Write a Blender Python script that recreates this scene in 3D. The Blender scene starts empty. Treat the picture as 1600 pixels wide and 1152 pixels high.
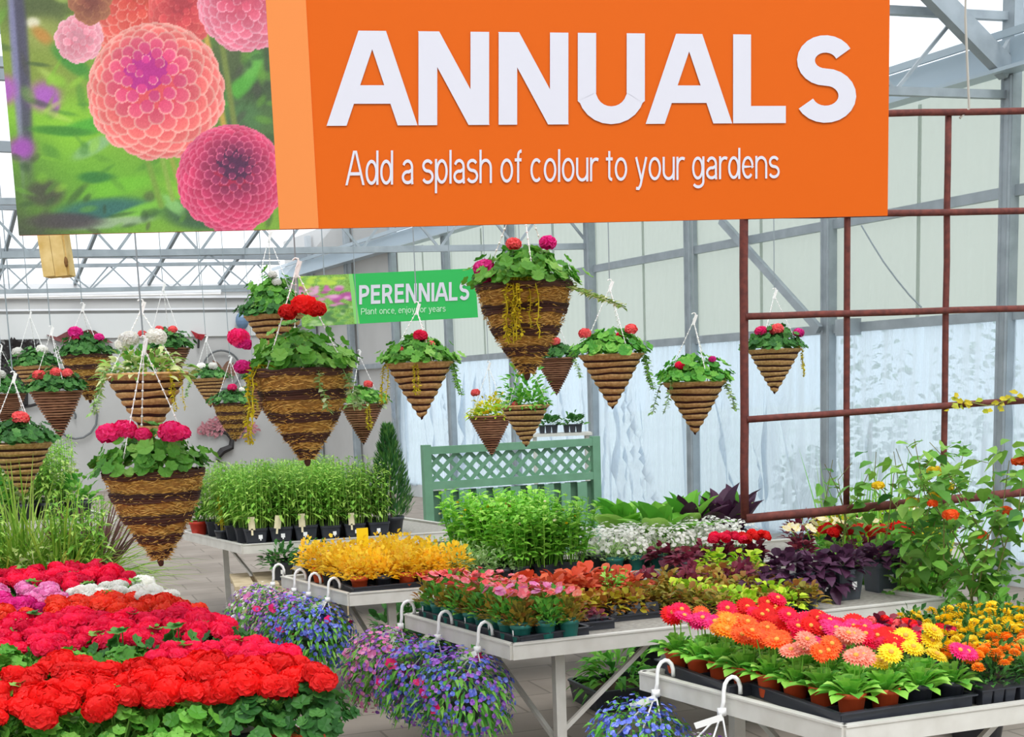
import bpy, math, random
from math import pi, sin, cos, radians, sqrt, atan2
from mathutils import Vector, Matrix, noise
import numpy as np

V = Vector
C = bpy.context.scene.collection
sc = bpy.context.scene
rnd = random.Random(7)

# ------------------------------------------------------------------ camera
FPX = 2100.0
EYE = 1.9
PITCH = math.atan(FPX / 12900.0)
ROLL = radians(2.08)
PPX, PPY = 800.0, 602.0 + FPX * FPX / 12900.0
_f = V((0, cos(PITCH), -sin(PITCH)))
_r0 = V((1, 0, 0)); _u0 = V((0, sin(PITCH), cos(PITCH)))
_r = _r0 * cos(ROLL) - _u0 * sin(ROLL)
_u = _u0 * cos(ROLL) + _r0 * sin(ROLL)
CAM = V((0, 0, EYE))
cam = bpy.data.cameras.new('camera')
camo = bpy.data.objects.new('camera', cam)
C.objects.link(camo)
camo.matrix_world = Matrix(((_r.x, _u.x, -_f.x, CAM.x), (_r.y, _u.y, -_f.y, CAM.y), (_r.z, _u.z, -_f.z, CAM.z), (0, 0, 0, 1)))
cam.sensor_width = 36.0
cam.lens = FPX / 1600.0 * 36.0
cam.shift_x = (800 - PPX) / 1600.0
cam.shift_y = (PPY - 576) / 1600.0
cam.clip_end = 400
sc.camera = camo


def ray(px, py):
    return _f + _r * ((px - PPX) / FPX) - _u * ((py - PPY) / FPX)


def at_z(px, py, z):
    d = ray(px, py)
    return CAM + d * ((z - EYE) / d.z)


def at_y(px, py, y):
    d = ray(px, py)
    return CAM + d * (y / d.y)


def pix(p):
    d = V(p) - CAM
    w = d.dot(_f)
    return PPX + FPX * d.dot(_r) / w, PPY - FPX * d.dot(_u) / w


# ------------------------------------------------------------------ sky and light
def lin(c):
    if isinstance(c, str):
        c = [int(c[i:i + 2], 16) for i in (0, 2, 4)]
    return tuple(((x / 255) / 12.92 if x / 255 <= .04045 else ((x / 255 + .055) / 1.055) ** 2.4) for x in c[:3]) + (1.0,)


world = bpy.data.worlds.new('overcast_sky')
sc.world = world
world.use_nodes = True
nt = world.node_tree
bg = nt.nodes['Background']
tc = nt.nodes.new('ShaderNodeTexCoord')
sep = nt.nodes.new('ShaderNodeSeparateXYZ')
rp = nt.nodes.new('ShaderNodeValToRGB')
rp.color_ramp.elements[0].position = 0.0
rp.color_ramp.elements[0].color = (0.90, 0.95, 1.0, 1)
rp.color_ramp.elements[1].position = 0.6
rp.color_ramp.elements[1].color = (1.0, 1.0, 1.0, 1)
nt.links.new(tc.outputs['Generated'], sep.inputs[0])
nt.links.new(sep.outputs[2], rp.inputs[0])
nt.links.new(rp.outputs[0], bg.inputs[0])
bg.inputs[1].default_value = 1.5
sun = bpy.data.lights.new('sun', 'SUN')
sun.energy = 2.6
sun.angle = radians(28)
sun.color = (1.0, 0.98, 0.94)
suno = bpy.data.objects.new('sun', sun)
C.objects.link(suno)
suno.rotation_euler = (radians(32), radians(14), 0)
sc.view_settings.view_transform = 'Standard'
sc.view_settings.look = 'None'
sc.view_settings.exposure = 0.0
sc.view_settings.gamma = 1.0
sc.view_settings.use_curve_mapping = False
sc.cycles.max_bounces = 8
sc.cycles.diffuse_bounces = 4
sc.cycles.transmission_bounces = 4
sc.cycles.transparent_max_bounces = 16
sc.cycles.use_denoising = True


# ------------------------------------------------------------------ materials
MATS = {}


def mat(name, col, rough=.6, metal=0.0, spec=.4, col2=None, scale=20, bump=0.0):
    if name in MATS:
        return MATS[name]
    m = bpy.data.materials.new(name)
    m.use_nodes = True
    t = m.node_tree
    b = t.nodes['Principled BSDF']
    b.inputs['Base Color'].default_value = lin(col)
    b.inputs['Roughness'].default_value = rough
    b.inputs['Metallic'].default_value = metal
    b.inputs['Specular IOR Level'].default_value = spec
    if col2 or bump:
        tc = t.nodes.new('ShaderNodeTexCoord')
        nz = t.nodes.new('ShaderNodeTexNoise')
        nz.inputs['Scale'].default_value = scale
        nz.inputs['Detail'].default_value = 4
        t.links.new(tc.outputs['Object'], nz.inputs['Vector'])
        if col2:
            r = t.nodes.new('ShaderNodeValToRGB')
            r.color_ramp.elements[0].position = .35
            r.color_ramp.elements[1].position = .65
            r.color_ramp.elements[0].color = lin(col)
            r.color_ramp.elements[1].color = lin(col2)
            t.links.new(nz.outputs['Fac'], r.inputs[0])
            t.links.new(r.outputs[0], b.inputs['Base Color'])
        if bump:
            bp = t.nodes.new('ShaderNodeBump')
            bp.inputs['Strength'].default_value = bump
            t.links.new(nz.outputs['Fac'], bp.inputs['Height'])
            t.links.new(bp.outputs[0], b.inputs['Normal'])
    MATS[name] = m
    return m


def plantmat(name, cols, rough=.5, trans=.3, spec=.3):
    """leaves and petals: each leaf of a plant draws its own shade from a small palette; thin, so some light comes through"""
    if name in MATS:
        return MATS[name]
    m = bpy.data.materials.new(name)
    m.use_nodes = True
    t = m.node_tree
    b = t.nodes['Principled BSDF']
    out = t.nodes['Material Output']
    g = t.nodes.new('ShaderNodeNewGeometry')
    r = t.nodes.new('ShaderNodeValToRGB')
    el = r.color_ramp.elements
    while len(el) < len(cols):
        el.new(.5)
    for i, c in enumerate(cols):
        el[i].position = i / max(1, len(cols) - 1)
        el[i].color = lin(c)
    t.links.new(g.outputs['Random Per Island'], r.inputs[0])
    oi = t.nodes.new('ShaderNodeObjectInfo')
    hsv = t.nodes.new('ShaderNodeHueSaturation')
    mr = t.nodes.new('ShaderNodeMapRange')
    mr.inputs[3].default_value = .86
    mr.inputs[4].default_value = 1.12
    t.links.new(oi.outputs['Random'], mr.inputs[0])
    t.links.new(mr.outputs[0], hsv.inputs['Value'])
    t.links.new(r.outputs[0], hsv.inputs['Color'])
    t.links.new(hsv.outputs[0], b.inputs['Base Color'])
    b.inputs['Roughness'].default_value = rough
    b.inputs['Specular IOR Level'].default_value = spec
    tr = t.nodes.new('ShaderNodeBsdfTranslucent')
    t.links.new(hsv.outputs[0], tr.inputs[0])
    mx = t.nodes.new('ShaderNodeMixShader')
    mx.inputs[0].default_value = trans
    t.links.new(b.outputs[0], mx.inputs[1])
    t.links.new(tr.outputs[0], mx.inputs[2])
    t.links.new(mx.outputs[0], out.inputs[0])
    MATS[name] = m
    return m


def sheetmat(name, col, clear, transl, rib=0.0, ribscale=30):
    """polycarbonate and film: part clear, part milky"""
    if name in MATS:
        return MATS[name]
    m = bpy.data.materials.new(name)
    m.use_nodes = True
    t = m.node_tree
    b = t.nodes['Principled BSDF']
    out = t.nodes['Material Output']
    b.inputs['Base Color'].default_value = lin(col)
    b.inputs['Roughness'].default_value = .35
    b.inputs['Specular IOR Level'].default_value = .25
    tr = t.nodes.new('ShaderNodeBsdfTranslucent')
    tr.inputs[0].default_value = lin(col)
    tp = t.nodes.new('ShaderNodeBsdfTransparent')
    tp.inputs[0].default_value = lin(col)
    m1 = t.nodes.new('ShaderNodeMixShader')
    m1.inputs[0].default_value = transl
    t.links.new(b.outputs[0], m1.inputs[1])
    t.links.new(tr.outputs[0], m1.inputs[2])
    m2 = t.nodes.new('ShaderNodeMixShader')
    m2.inputs[0].default_value = clear
    t.links.new(m1.outputs[0], m2.inputs[1])
    t.links.new(tp.outputs[0], m2.inputs[2])
    t.links.new(m2.outputs[0], out.inputs[0])
    if rib:
        tc = t.nodes.new('ShaderNodeTexCoord')
        wv = t.nodes.new('ShaderNodeTexWave')
        wv.inputs['Scale'].default_value = ribscale
        wv.bands_direction = 'X'
        wv.inputs['Distortion'].default_value = 0.6
        mr = t.nodes.new('ShaderNodeMapRange')
        mr.inputs[3].default_value = clear - rib
        mr.inputs[4].default_value = clear + rib
        nz = t.nodes.new('ShaderNodeTexNoise')
        nz.inputs['Scale'].default_value = .8
        ad = t.nodes.new('ShaderNodeMath')
        ad.operation = 'MULTIPLY_ADD'
        ad.inputs[1].default_value = .35
        t.links.new(tc.outputs['Object'], wv.inputs['Vector'])
        t.links.new(tc.outputs['Object'], nz.inputs['Vector'])
        t.links.new(wv.outputs['Fac'], ad.inputs[0])
        t.links.new(nz.outputs['Fac'], ad.inputs[2])
        t.links.new(ad.outputs[0], mr.inputs[0])
        t.links.new(mr.outputs[0], m2.inputs[0])
    MATS[name] = m
    return m


# ------------------------------------------------------------------ mesh helpers
class MB:
    def __init__(s):
        s.v = []; s.f = []; s.mi = []; s.m = 0

    def add(s, vs, fs):
        o = len(s.v)
        s.v.extend(vs)
        s.f.extend([tuple(i + o for i in f) for f in fs])
        s.mi.extend([s.m] * len(fs))

    def box(s, c, d, rot=None):
        """centre, full size, optional 3x3 rotation"""
        c = V(c)
        vs = []
        for x in (-.5, .5):
            for y in (-.5, .5):
                for z in (-.5, .5):
                    p = V((x * d[0], y * d[1], z * d[2]))
                    vs.append(c + (rot @ p if rot else p))
        s.add(vs, [(0, 1, 3, 2), (4, 6, 7, 5), (0, 4, 5, 1), (2, 3, 7, 6), (0, 2, 6, 4), (1, 5, 7, 3)])

    def bar(s, a, b, w, h, up=V((0, 0, 1))):
        """rectangular bar from a to b, w across, h along up"""
        a, b = V(a), V(b)
        d = (b - a).normalized()
        x = d.cross(up)
        if x.length < 1e-4:
            x = d.cross(V((1, 0, 0)))
        x.normalize()
        y = x.cross(d)
        vs = []
        for p in (a, b):
            for i, j in ((-1, -1), (1, -1), (1, 1), (-1, 1)):
                vs.append(p + x * (i * w / 2) + y * (j * h / 2))
        s.add(vs, [(3, 2, 1, 0), (4, 5, 6, 7), (0, 1, 5, 4), (1, 2, 6, 5), (2, 3, 7, 6), (3, 0, 4, 7)])

    def tube(s, pts, r, n=6, cap=True):
        pts = [V(p) for p in pts]
        k = len(pts)
        rr = r if isinstance(r, (list, tuple)) else [r] * k
        o = len(s.v)
        px = None
        for i, p in enumerate(pts):
            d = (pts[min(i + 1, k - 1)] - pts[max(i - 1, 0)])
            if d.length < 1e-9:
                d = V((0, 0, 1))
            d.normalize()
            if px is None:
                px = d.orthogonal().normalized()
            else:
                px = px - d * px.dot(d)
                if px.length < 1e-6:
                    px = d.orthogonal()
                px.normalize()
            py = d.cross(px)
            for j in range(n):
                a = 2 * pi * j / n
                s.v.append(p + (px * cos(a) + py * sin(a)) * rr[i])
        for i in range(k - 1):
            for j in range(n):
                a = o + i * n + j; b = o + i * n + (j + 1) % n
                s.f.append((a, b, b + n, a + n)); s.mi.append(s.m)
        if cap:
            s.f.append(tuple(o + j for j in range(n))[::-1]); s.mi.append(s.m)
            s.f.append(tuple(o + (k - 1) * n + j for j in range(n))); s.mi.append(s.m)

    def lathe(s, prof, n=20, c=(0, 0, 0), wob=None, close=False):
        o = len(s.v)
        c = V(c)
        for i, (r, z) in enumerate(prof):
            for j in range(n):
                a = 2 * pi * j / n
                q = r + (wob(a, z) if wob else 0)
                s.v.append(c + V((cos(a) * q, sin(a) * q, z)))
        for i in range(len(prof) - 1):
            for j in range(n):
                a = o + i * n + j; b = o + i * n + (j + 1) % n
                s.f.append((a, b, b + n, a + n)); s.mi.append(s.m)
        if prof[0][0] > 1e-5:
            s.f.append(tuple(o + j for j in range(n))[::-1]); s.mi.append(s.m)
        if close:
            s.f.append(tuple(o + (len(prof) - 1) * n + j for j in range(n))); s.mi.append(s.m)

    def sqr(s, prof, c=(0, 0, 0), soft=.12):
        """square pot profile: (half width, z)"""
        o = len(s.v)
        c = V(c)
        n = 8
        for w, z in prof:
            k = w * soft
            for x, y in ((w, w - k), (w - k, w), (-w + k, w), (-w, w - k), (-w, -w + k), (-w + k, -w), (w - k, -w), (w, -w + k)):
                s.v.append(c + V((x, y, z)))
        for i in range(len(prof) - 1):
            for j in range(n):
                a = o + i * n + j; b = o + i * n + (j + 1) % n
                s.f.append((a, b, b + n, a + n)); s.mi.append(s.m)
        s.f.append(tuple(o + j for j in range(n))[::-1]); s.mi.append(s.m)

    def leaf(s, p, d, nrm, L, W, droop=.25, fold=.12, shape='ovate', seg=3, lob=0):
        """a leaf blade with a folded midrib"""
        d = d.normalized()
        side = d.cross(nrm)
        if side.length < 1e-4:
            side = d.orthogonal()
        side.normalize()
        up = side.cross(d)
        o = len(s.v)
        vs = []
        for i in range(seg + 1):
            t = i / seg
            c = p + d * (L * t) - V((0, 0, 1)) * (droop * L * t * t)
            if shape == 'ovate':
                w = sin(pi * min(1, t * .86 + .1) ** .8) * .5
            elif shape == 'lance':
                w = sin(pi * (t * .9 + .06)) * .5
            elif shape == 'blade':
                w = .5 * (1 - t ** 2.5) + .02
            elif shape == 'spoon':
                w = (.18 + .8 * t * t) * .5 if t < .8 else .3
            else:
                w = .5 * (sin(pi * (t * .86 + .07)))
            if i == seg:
                vs.append(c)
                break
            if lob and i % 2:
                w *= 1 - lob
            vs += [c - side * (w * W) + up * (fold * w * W * 2), c, c + side * (w * W) + up * (fold * w * W * 2)]
        fs = []
        for i in range(seg - 1):
            a = i * 3
            fs += [(a, a + 1, a + 4, a + 3), (a + 1, a + 2, a + 5, a + 4)]
        a = (seg - 1) * 3
        fs += [(a, a + 1, a + 3), (a + 1, a + 2, a + 3)]
        s.add(vs, fs)

    def rleaf(s, p, nrm, R, cup=.2, n=9, wav=.12, ph=0.0):
        """round scalloped leaf (geranium)"""
        nrm = nrm.normalized()
        x = nrm.orthogonal().normalized()
        y = nrm.cross(x)
        vs = [p - nrm * (cup * R)]
        for j in range(n):
            a = 2 * pi * j / n + ph
            r = R * (1 + wav * (1 if j % 2 else -1)) * (.55 if j == 0 else 1)
            vs.append(p + x * (cos(a) * r) + y * (sin(a) * r) + nrm * (.08 * R * (1 if j % 2 else -1)))
        s.add(vs, [(0, j + 1, (j + 1) % n + 1) for j in range(n)])

    def floret(s, p, nrm, R, n=5, cup=.25, ph=None):
        """small open flower: n overlapping petals"""
        nrm = nrm.normalized()
        x = nrm.orthogonal().normalized()
        y = nrm.cross(x)
        ph = rnd.random() * 6 if ph is None else ph
        for j in range(n):
            a = 2 * pi * j / n + ph
            d = x * cos(a) + y * sin(a)
            e = y * cos(a) - x * sin(a)
            h = 1.25 * R * sin(pi / n)
            s.add([p, p + d * (.6 * R) + e * h * .9 + nrm * (cup * R * .6), p + d * R + nrm * (cup * R), p + d * (.6 * R) - e * h * .9 + nrm * (cup * R * .6)], [(0, 3, 2, 1)])

    def blob(s, c, r, n=8, m=6, jit=.0, sq=(1, 1, 1)):
        prof = []
        o = len(s.v)
        c = V(c)
        for i in range(m + 1):
            t = pi * i / m
            for j in range(n):
                a = 2 * pi * j / n
                k = r * (1 + jit * (noise.noise(V((cos(a) * sin(t), sin(a) * sin(t), cos(t))) * 2.3 + c * 7)))
                s.v.append(c + V((cos(a) * sin(t) * k * sq[0], sin(a) * sin(t) * k * sq[1], -cos(t) * k * sq[2])))
        for i in range(m):
            for j in range(n):
                a = o + i * n + j; b = o + i * n + (j + 1) % n
                s.f.append((a, b, b + n, a + n)); s.mi.append(s.m)

    def mesh(s, name, mats, smooth=False):
        me = bpy.data.meshes.new(name)
        me.from_pydata([tuple(v) for v in s.v], [], s.f)
        for m in (mats if isinstance(mats, (list, tuple)) else [mats]):
            me.materials.append(m)
        if any(s.mi):
            me.polygons.foreach_set('material_index', s.mi)
        if smooth:
            me.polygons.foreach_set('use_smooth', [True] * len(me.polygons))
        me.update()
        return me

    def build(s, name, mats, parent=None, smooth=False, loc=None):
        o = bpy.data.objects.new(name, s.mesh(name, mats, smooth))
        C.objects.link(o)
        if parent:
            o.parent = parent
        if loc is not None:
            o.location = loc
        return o


def tag(o, label=None, cat=None, group=None, kind=None):
    if label: o['label'] = label
    if cat: o['category'] = cat
    if group: o['group'] = group
    if kind: o['kind'] = kind
    return o


def thing(name, label, cat, loc=(0, 0, 0), rz=0.0, group=None, sc_=1.0):
    o = bpy.data.objects.new(name, None)
    C.objects.link(o)
    o.empty_display_size = .05
    o.location = loc
    o.rotation_euler = (0, 0, rz)
    if sc_ != 1.0:
        o.scale = (sc_,) * 3 if not isinstance(sc_, (tuple, list)) else sc_
    return tag(o, label, cat, group)


def part(name, me, parent, m=None, loc=None, rot=None, s=None, label=None):
    """a part that shares its mesh with the same part of its kin; m overrides the colour of this one"""
    o = bpy.data.objects.new(name, me)
    C.objects.link(o)
    o.parent = parent
    if loc is not None: o.location = loc
    if rot is not None: o.rotation_euler = rot
    if s is not None: o.scale = (s, s, s) if not isinstance(s, (tuple, list)) else s
    if m is not None:
        o.material_slots[0].link = 'OBJECT'
        o.material_slots[0].material = m
    if label: o['label'] = label
    return o


def struct(o):
    o['kind'] = 'structure'
    return o


ORD = ['first', 'second', 'third', 'fourth', 'fifth', 'sixth', 'seventh', 'eighth', 'ninth', 'tenth', 'eleventh', 'twelfth', 'thirteenth', 'fourteenth', 'fifteenth', 'sixteenth']


def rv(a=1.0):
    return V((rnd.uniform(-a, a), rnd.uniform(-a, a), rnd.uniform(-a, a)))


def rdir(zmin=-1.0, zmax=1.0):
    z = rnd.uniform(zmin, zmax)
    a = rnd.uniform(0, 2 * pi)
    q = sqrt(max(0, 1 - z * z))
    return V((cos(a) * q, sin(a) * q, z))
# ------------------------------------------------------------------ colours used by the building
M_steel = mat('galvanised_steel', 'a3adb3', .45, .2, col2='939da3', scale=6)
M_steeld = mat('dull_steel', '8f9aa0', .5, .2)
M_rail = mat('bench_aluminium', 'dcdad3', .5, .1, col2='cfccc4', scale=9)
M_deck = mat('bench_deck', 'a9a59c', .7, col2='8f8b83', scale=40)
M_rust = mat('rusty_steel', '7a4038', .8, .1, col2='5f3430', scale=30, bump=.3)
M_roof = sheetmat('roof_polycarbonate', 'f8fbff', .80, .7)
M_pane = sheetmat('wall_polycarbonate', 'dbe0dc', .40, .78, rib=.05, ribscale=5)
M_panel = sheetmat('lower_polycarbonate', 'f4f8fa', .72, .8)
M_paneb = sheetmat('rear_polycarbonate', 'e6e8e8', .45, .7)
M_film = sheetmat('plastic_film', 'dfe9f2', .36, .72)
M_wallb = mat('painted_wall', 'bfbfbd', .8, col2='b7b7b5', scale=1.2)

# ------------------------------------------------------------------ floor and outside ground
m = bpy.data.materials.new('paving')
m.use_nodes = True
t = m.node_tree
b = t.nodes['Principled BSDF']
tc = t.nodes.new('ShaderNodeTexCoord')
mp = t.nodes.new('ShaderNodeMapping')
mp.inputs['Rotation'].default_value = (0, 0, radians(-20))
bk = t.nodes.new('ShaderNodeTexBrick')
bk.inputs['Color1'].default_value = lin('a0958a')
bk.inputs['Color2'].default_value = lin('93897f')
bk.inputs['Mortar'].default_value = lin('7d746a')
bk.inputs['Scale'].default_value = 1.0
bk.inputs['Mortar Size'].default_value = .008
bk.inputs['Brick Width'].default_value = .6
bk.inputs['Row Height'].default_value = .4
nz = t.nodes.new('ShaderNodeTexNoise')
nz.inputs['Scale'].default_value = 1.6
nz.inputs['Detail'].default_value = 5
mx = t.nodes.new('ShaderNodeMixRGB')
mx.blend_type = 'MULTIPLY'
mx.inputs[0].default_value = .5
r = t.nodes.new('ShaderNodeValToRGB')
r.color_ramp.elements[0].position = .3
r.color_ramp.elements[0].color = lin('a39c94')
r.color_ramp.elements[1].position = .7
r.color_ramp.elements[1].color = (1, 1, 1, 1)
t.links.new(tc.outputs['Object'], mp.inputs[0]); t.links.new(mp.outputs[0], bk.inputs[0]); t.links.new(tc.outputs['Object'], nz.inputs[0])
t.links.new(nz.outputs['Fac'], r.inputs[0]); t.links.new(bk.outputs['Color'], mx.inputs[1]); t.links.new(r.outputs[0], mx.inputs[2])
t.links.new(mx.outputs[0], b.inputs['Base Color'])
b.inputs['Roughness'].default_value = .8
M_floor = m

# frame of the long side wall: a = along it (away), n = inward
_d = ray(-254, 640)
WA = V((_d.x, _d.y, 0)).normalized()
WN = V((-WA.y, WA.x, 0))           # to the left of WA = inward
P0 = at_y(935, 547, 18.16); P0.z = 0


def W(s, z, off=0.0):
    return P0 + WA * s + WN * off + V((0, 0, z))


def on_wall(px, py):
    d = ray(px, py)
    t_ = (P0 - CAM).dot(WN) / d.dot(WN)
    q = CAM + d * t_
    return (q - P0).dot(WA), q.z


S_END = 13.6
S_NEAR = -20.0
EAVE = 4.28
mb = MB()
q = [W(S_NEAR, 0), W(S_END, 0), W(S_END, 0, 22), W(S_NEAR, 0, 22)]
mb.add(q, [(0, 1, 2, 3)])
struct(mb.build('floor', M_floor))
mb = MB()
mb.add([V((-80, -40, -.12)), V((80, -40, -.12)), V((80, 90, -.12)), V((-80, 90, -.12))], [(0, 1, 2, 3)])
struct(mb.build('outside_ground', mat('outside_gravel', 'd2d3d0', .9, col2='bfc4bc', scale=.35)))

# ------------------------------------------------------------------ side wall: curb, posts, purlins, panes, film
posts = sorted([on_wall(px, 520)[0] for px in (1585, 1307, 1092, 935)])
step = 2.33
posts = [posts[0] - step * 2, posts[0] - step] + posts
while posts[-1] + step < S_END:
    posts.append(posts[-1] + step)
mb = MB()
mb.bar(W(S_NEAR, .11), W(S_END, .11), .12, .22)
o = struct(mb.build('baseboard_right', mat('concrete_curb', 'cdd2d2', .8, col2='bcc2c2', scale=3)))
for i, s in enumerate(posts):
    mb = MB()
    mb.box(W(s, (EAVE + .8) / 2, .10), (.13, .10, EAVE + .8), Matrix.Rotation(atan2(WA.y, WA.x), 3, 'Z'))
    mb.bar(W(s - .045, 0, .155), W(s - .045, EAVE, .155), .02, .02)
    mb.bar(W(s + .045, 0, .155), W(s + .045, EAVE, .155), .02, .02)
    struct(mb.build('trim_post', M_steel))
for z in (2.34, 3.36):
    mb = MB()
    mb.bar(W(S_NEAR, z, .07), W(S_END, z, .07), .06, .09)
    struct(mb.build('trim_purlin', M_steel))
# eave gutter
mb = MB()
g0, g1 = S_NEAR, S_END
for off, z, w, h in ((.14, EAVE + .17, .03, .26), (.30, EAVE + .30, .03, .06), (.22, EAVE + .03, .2, .03)):
    mb.bar(W(g0, z, off), W(g1, z, off), w, h)
struct(mb.build('trim_gutter', mat('gutter_steel', 'aebdc6', .4, .2)))
# diagonal wind brace between two posts
for a_, b_ in (((1150, 345), (1305, 515)), ):
    sa, za = on_wall(*a_); sb, zb = on_wall(*b_)
    mb = MB()
    mb.bar(W(sa, za, .2), W(sb, zb, .2), .05, .08)
    struct(mb.build('trim_brace', M_steel))
mb = MB(); sa, za = on_wall(1345, 511); mb.box(W(sa, za, .16), (.22, .14, .16), Matrix.Rotation(atan2(WA.y, WA.x), 3, 'Z'))
struct(mb.build('trim_bracket', M_steel))
# panes between the posts
ps = [S_NEAR] + posts + [S_END]
k = 0
for i in range(len(ps) - 1):
    a_, b_ = ps[i], ps[i + 1]
    if b_ - a_ < .05:
        continue
    mid_s = (a_ + b_) / 2
    far = mid_s > 7.6
    for z0, z1 in ((.22, 2.34), (2.34, 3.36), (3.36, EAVE + .05), (EAVE + .05, EAVE + .9)):
        k += 1
        mb = MB()
        mb.box(W(mid_s, (z0 + z1) / 2, .0), (b_ - a_, .012, z1 - z0), Matrix.Rotation(atan2(WA.y, WA.x), 3, 'Z'))
        if 2 < z0 < 4 and not far:
            for q_ in (2,):
                mb.bar(W(a_ + (b_ - a_) * q_ / 4, z0 + .04, .012), W(a_ + (b_ - a_) * q_ / 4, z1 - .04, .012), .035, .012, WN)
        struct(mb.build('window_%d' % k, M_wallb if far else (M_panel if z0 < 2 else (M_roof if z0 > EAVE else M_pane))))

# loose plastic film tacked over the lower half of the wall, hanging in folds
WM = Matrix(((WA.x, WN.x, 0, P0.x), (WA.y, WN.y, 0, P0.y), (0, 0, 1, 0), (0, 0, 0, 1)))
seg_s, seg_z = 420, 26
sA, sB = posts[0] - 2.0, 7.5
film_rnd = random.Random(5)
folds = [(film_rnd.uniform(sA, sB), film_rnd.uniform(.015, .06), film_rnd.uniform(-.45, .30), film_rnd.uniform(.03, .11)) for _ in range(120)]
mb = MB()
for j in range(seg_z + 1):
    z = .2 + (2.30 - .2) * j / seg_z
    for i in range(seg_s + 1):
        s = sA + (sB - sA) * i / seg_s
        off = .06
        for fs, fw, sl, fa in folds:
            cs = fs + sl * (2.3 - z)
            off += (fa if -3.9 < fs else fa * .3) * math.exp(-((s - cs) / fw) ** 2) * min(1, (2.32 - z) * 1.6)
        mb.v.append(V((s, off + .012 * noise.noise(V((s * 1.3, z * 1.3, 0))), z)))
for j in range(seg_z):
    for i in range(seg_s):
        a_ = j * (seg_s + 1) + i
        mb.f.append((a_, a_ + 1, a_ + seg_s + 2, a_ + seg_s + 1)); mb.mi.append(0)
# the film is crumpled: bands along its folds are milkier than others
t = M_film.node_tree
tc = t.nodes.new('ShaderNodeTexCoord')
mp = t.nodes.new('ShaderNodeMapping')
mp.inputs['Rotation'].default_value = (0, radians(13), 0)
mp.inputs['Scale'].default_value = (6.5, 1, .28)
nz = t.nodes.new('ShaderNodeTexNoise')
nz.inputs['Scale'].default_value = 1.6
nz.inputs['Detail'].default_value = 5
nz.inputs['Roughness'].default_value = .62
mr = t.nodes.new('ShaderNodeMapRange')
mr.inputs[1].default_value = .38; mr.inputs[2].default_value = .62
mr.inputs[3].default_value = .10; mr.inputs[4].default_value = .66
t.links.new(tc.outputs['Object'], mp.inputs[0]); t.links.new(mp.outputs[0], nz.inputs[0]); t.links.new(nz.outputs['Fac'], mr.inputs[0])
for n_ in t.nodes:
    if n_.type == 'MIX_SHADER' and n_.inputs[2].is_linked and n_.inputs[2].links[0].from_node.type == 'BSDF_TRANSPARENT':
        t.links.new(mr.outputs[0], n_.inputs[0])
film = tag(mb.build('plastic_film', M_film, smooth=True), 'pale blue plastic film hanging in folds over the lower half of the greenhouse wall', 'plastic sheet')
film.matrix_world = WM
# loose wire in front of an upper pane
mb = MB()
wire_pts = []
for i, (x, y) in enumerate(((1369, 353), (1385, 380), (1404, 410), (1425, 438), (1445, 462), (1463, 480))):
    s_, z_ = on_wall(x, y); wire_pts.append(W(s_, z_, .18))
mb.tube(wire_pts, .008, 5)
tag(mb.build('wire', M_steeld), 'thin loose wire curving across the pane behind the rusty grid', 'wire')

# ------------------------------------------------------------------ rear wall and the glazing above it
ra = atan2(WN.y, WN.x)
mb = MB()
mb.box(W(S_END + .06, 2.1, 11), (22, .12, 4.2), Matrix.Rotation(ra, 3, 'Z'))
struct(mb.build('wall_back', M_wallb))
mb = MB()
for z, h in ((4.22, .10), (4.0, .05), (3.75, .04)):
    mb.bar(W(S_END - .04, z, 0), W(S_END - .04, z, 22), .05, h)
struct(mb.build('trim_back', mat('white_flashing', 'e9ebee', .5)))
mb = MB()
mb.bar(W(S_END - .02, 3.42, 0), W(S_END - .02, 3.42, 22), .04, .5)
struct(mb.build('trim_band', mat('wall_band', 'd6d9d8', .6)))
mb = MB()
mb.box(W(S_NEAR, 2.2, 11), (22, .1, 4.4), Matrix.Rotation(ra, 3, 'Z'))
struct(mb.build('wall_front', M_paneb))
mb = MB()
mb.box(W((S_END + S_NEAR) / 2, 2.2, 22), (S_END - S_NEAR, .1, 4.4), Matrix.Rotation(atan2(WA.y, WA.x), 3, 'Z'))
struct(mb.build('wall_left', M_paneb))


# roof: eave along the side wall, ridge 6 m in, falling again to a gutter 12 m in; a sloped end over the rear wall
def roof_z(s, off):
    q_ = off % 12.0
    z = EAVE + .9 + (q_ if q_ < 6 else 12 - q_) * .38
    return min(z, 4.3 + max(0, S_END - s) * .24) if s > 3 else z


mb = MB()
ns, no = 42, 44
for j in range(no + 1):
    for i in range(ns + 1):
        s = S_NEAR + (S_END - S_NEAR) * i / ns; off = 22 * j / no
        mb.v.append(W(s, roof_z(s, off), off))
for j in range(no):
    for i in range(ns):
        a_ = j * (ns + 1) + i
        mb.f.append((a_, a_ + 1, a_ + ns + 2, a_ + ns + 1)); mb.mi.append(0)
struct(mb.build('ceiling', M_roof))
for s in posts:                                        # rafters up from every post
    mb = MB()
    for k_ in range(22):
        mb.bar(W(s, roof_z(s, k_) - .09, k_), W(s, roof_z(s, k_ + 1) - .09, k_ + 1), .10, .16)
    struct(mb.build('trim_rafter', mat('rafter_steel', '8f979d', .5, .2)))
for off in (1.5, 3.0, 4.5, 6.0, 7.5, 9.0, 10.5, 12.0, 14, 16):
    mb = MB()
    for k_ in range(34):
        s0 = S_NEAR + (S_END - S_NEAR) * k_ / 34; s1 = S_NEAR + (S_END - S_NEAR) * (k_ + 1) / 34
        mb.bar(W(s0, roof_z(s0, off) - .04, off), W(s1, roof_z(s1, off) - .04, off), .06, .07)
    struct(mb.build('trim_glazing_bar', M_steeld))


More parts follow.
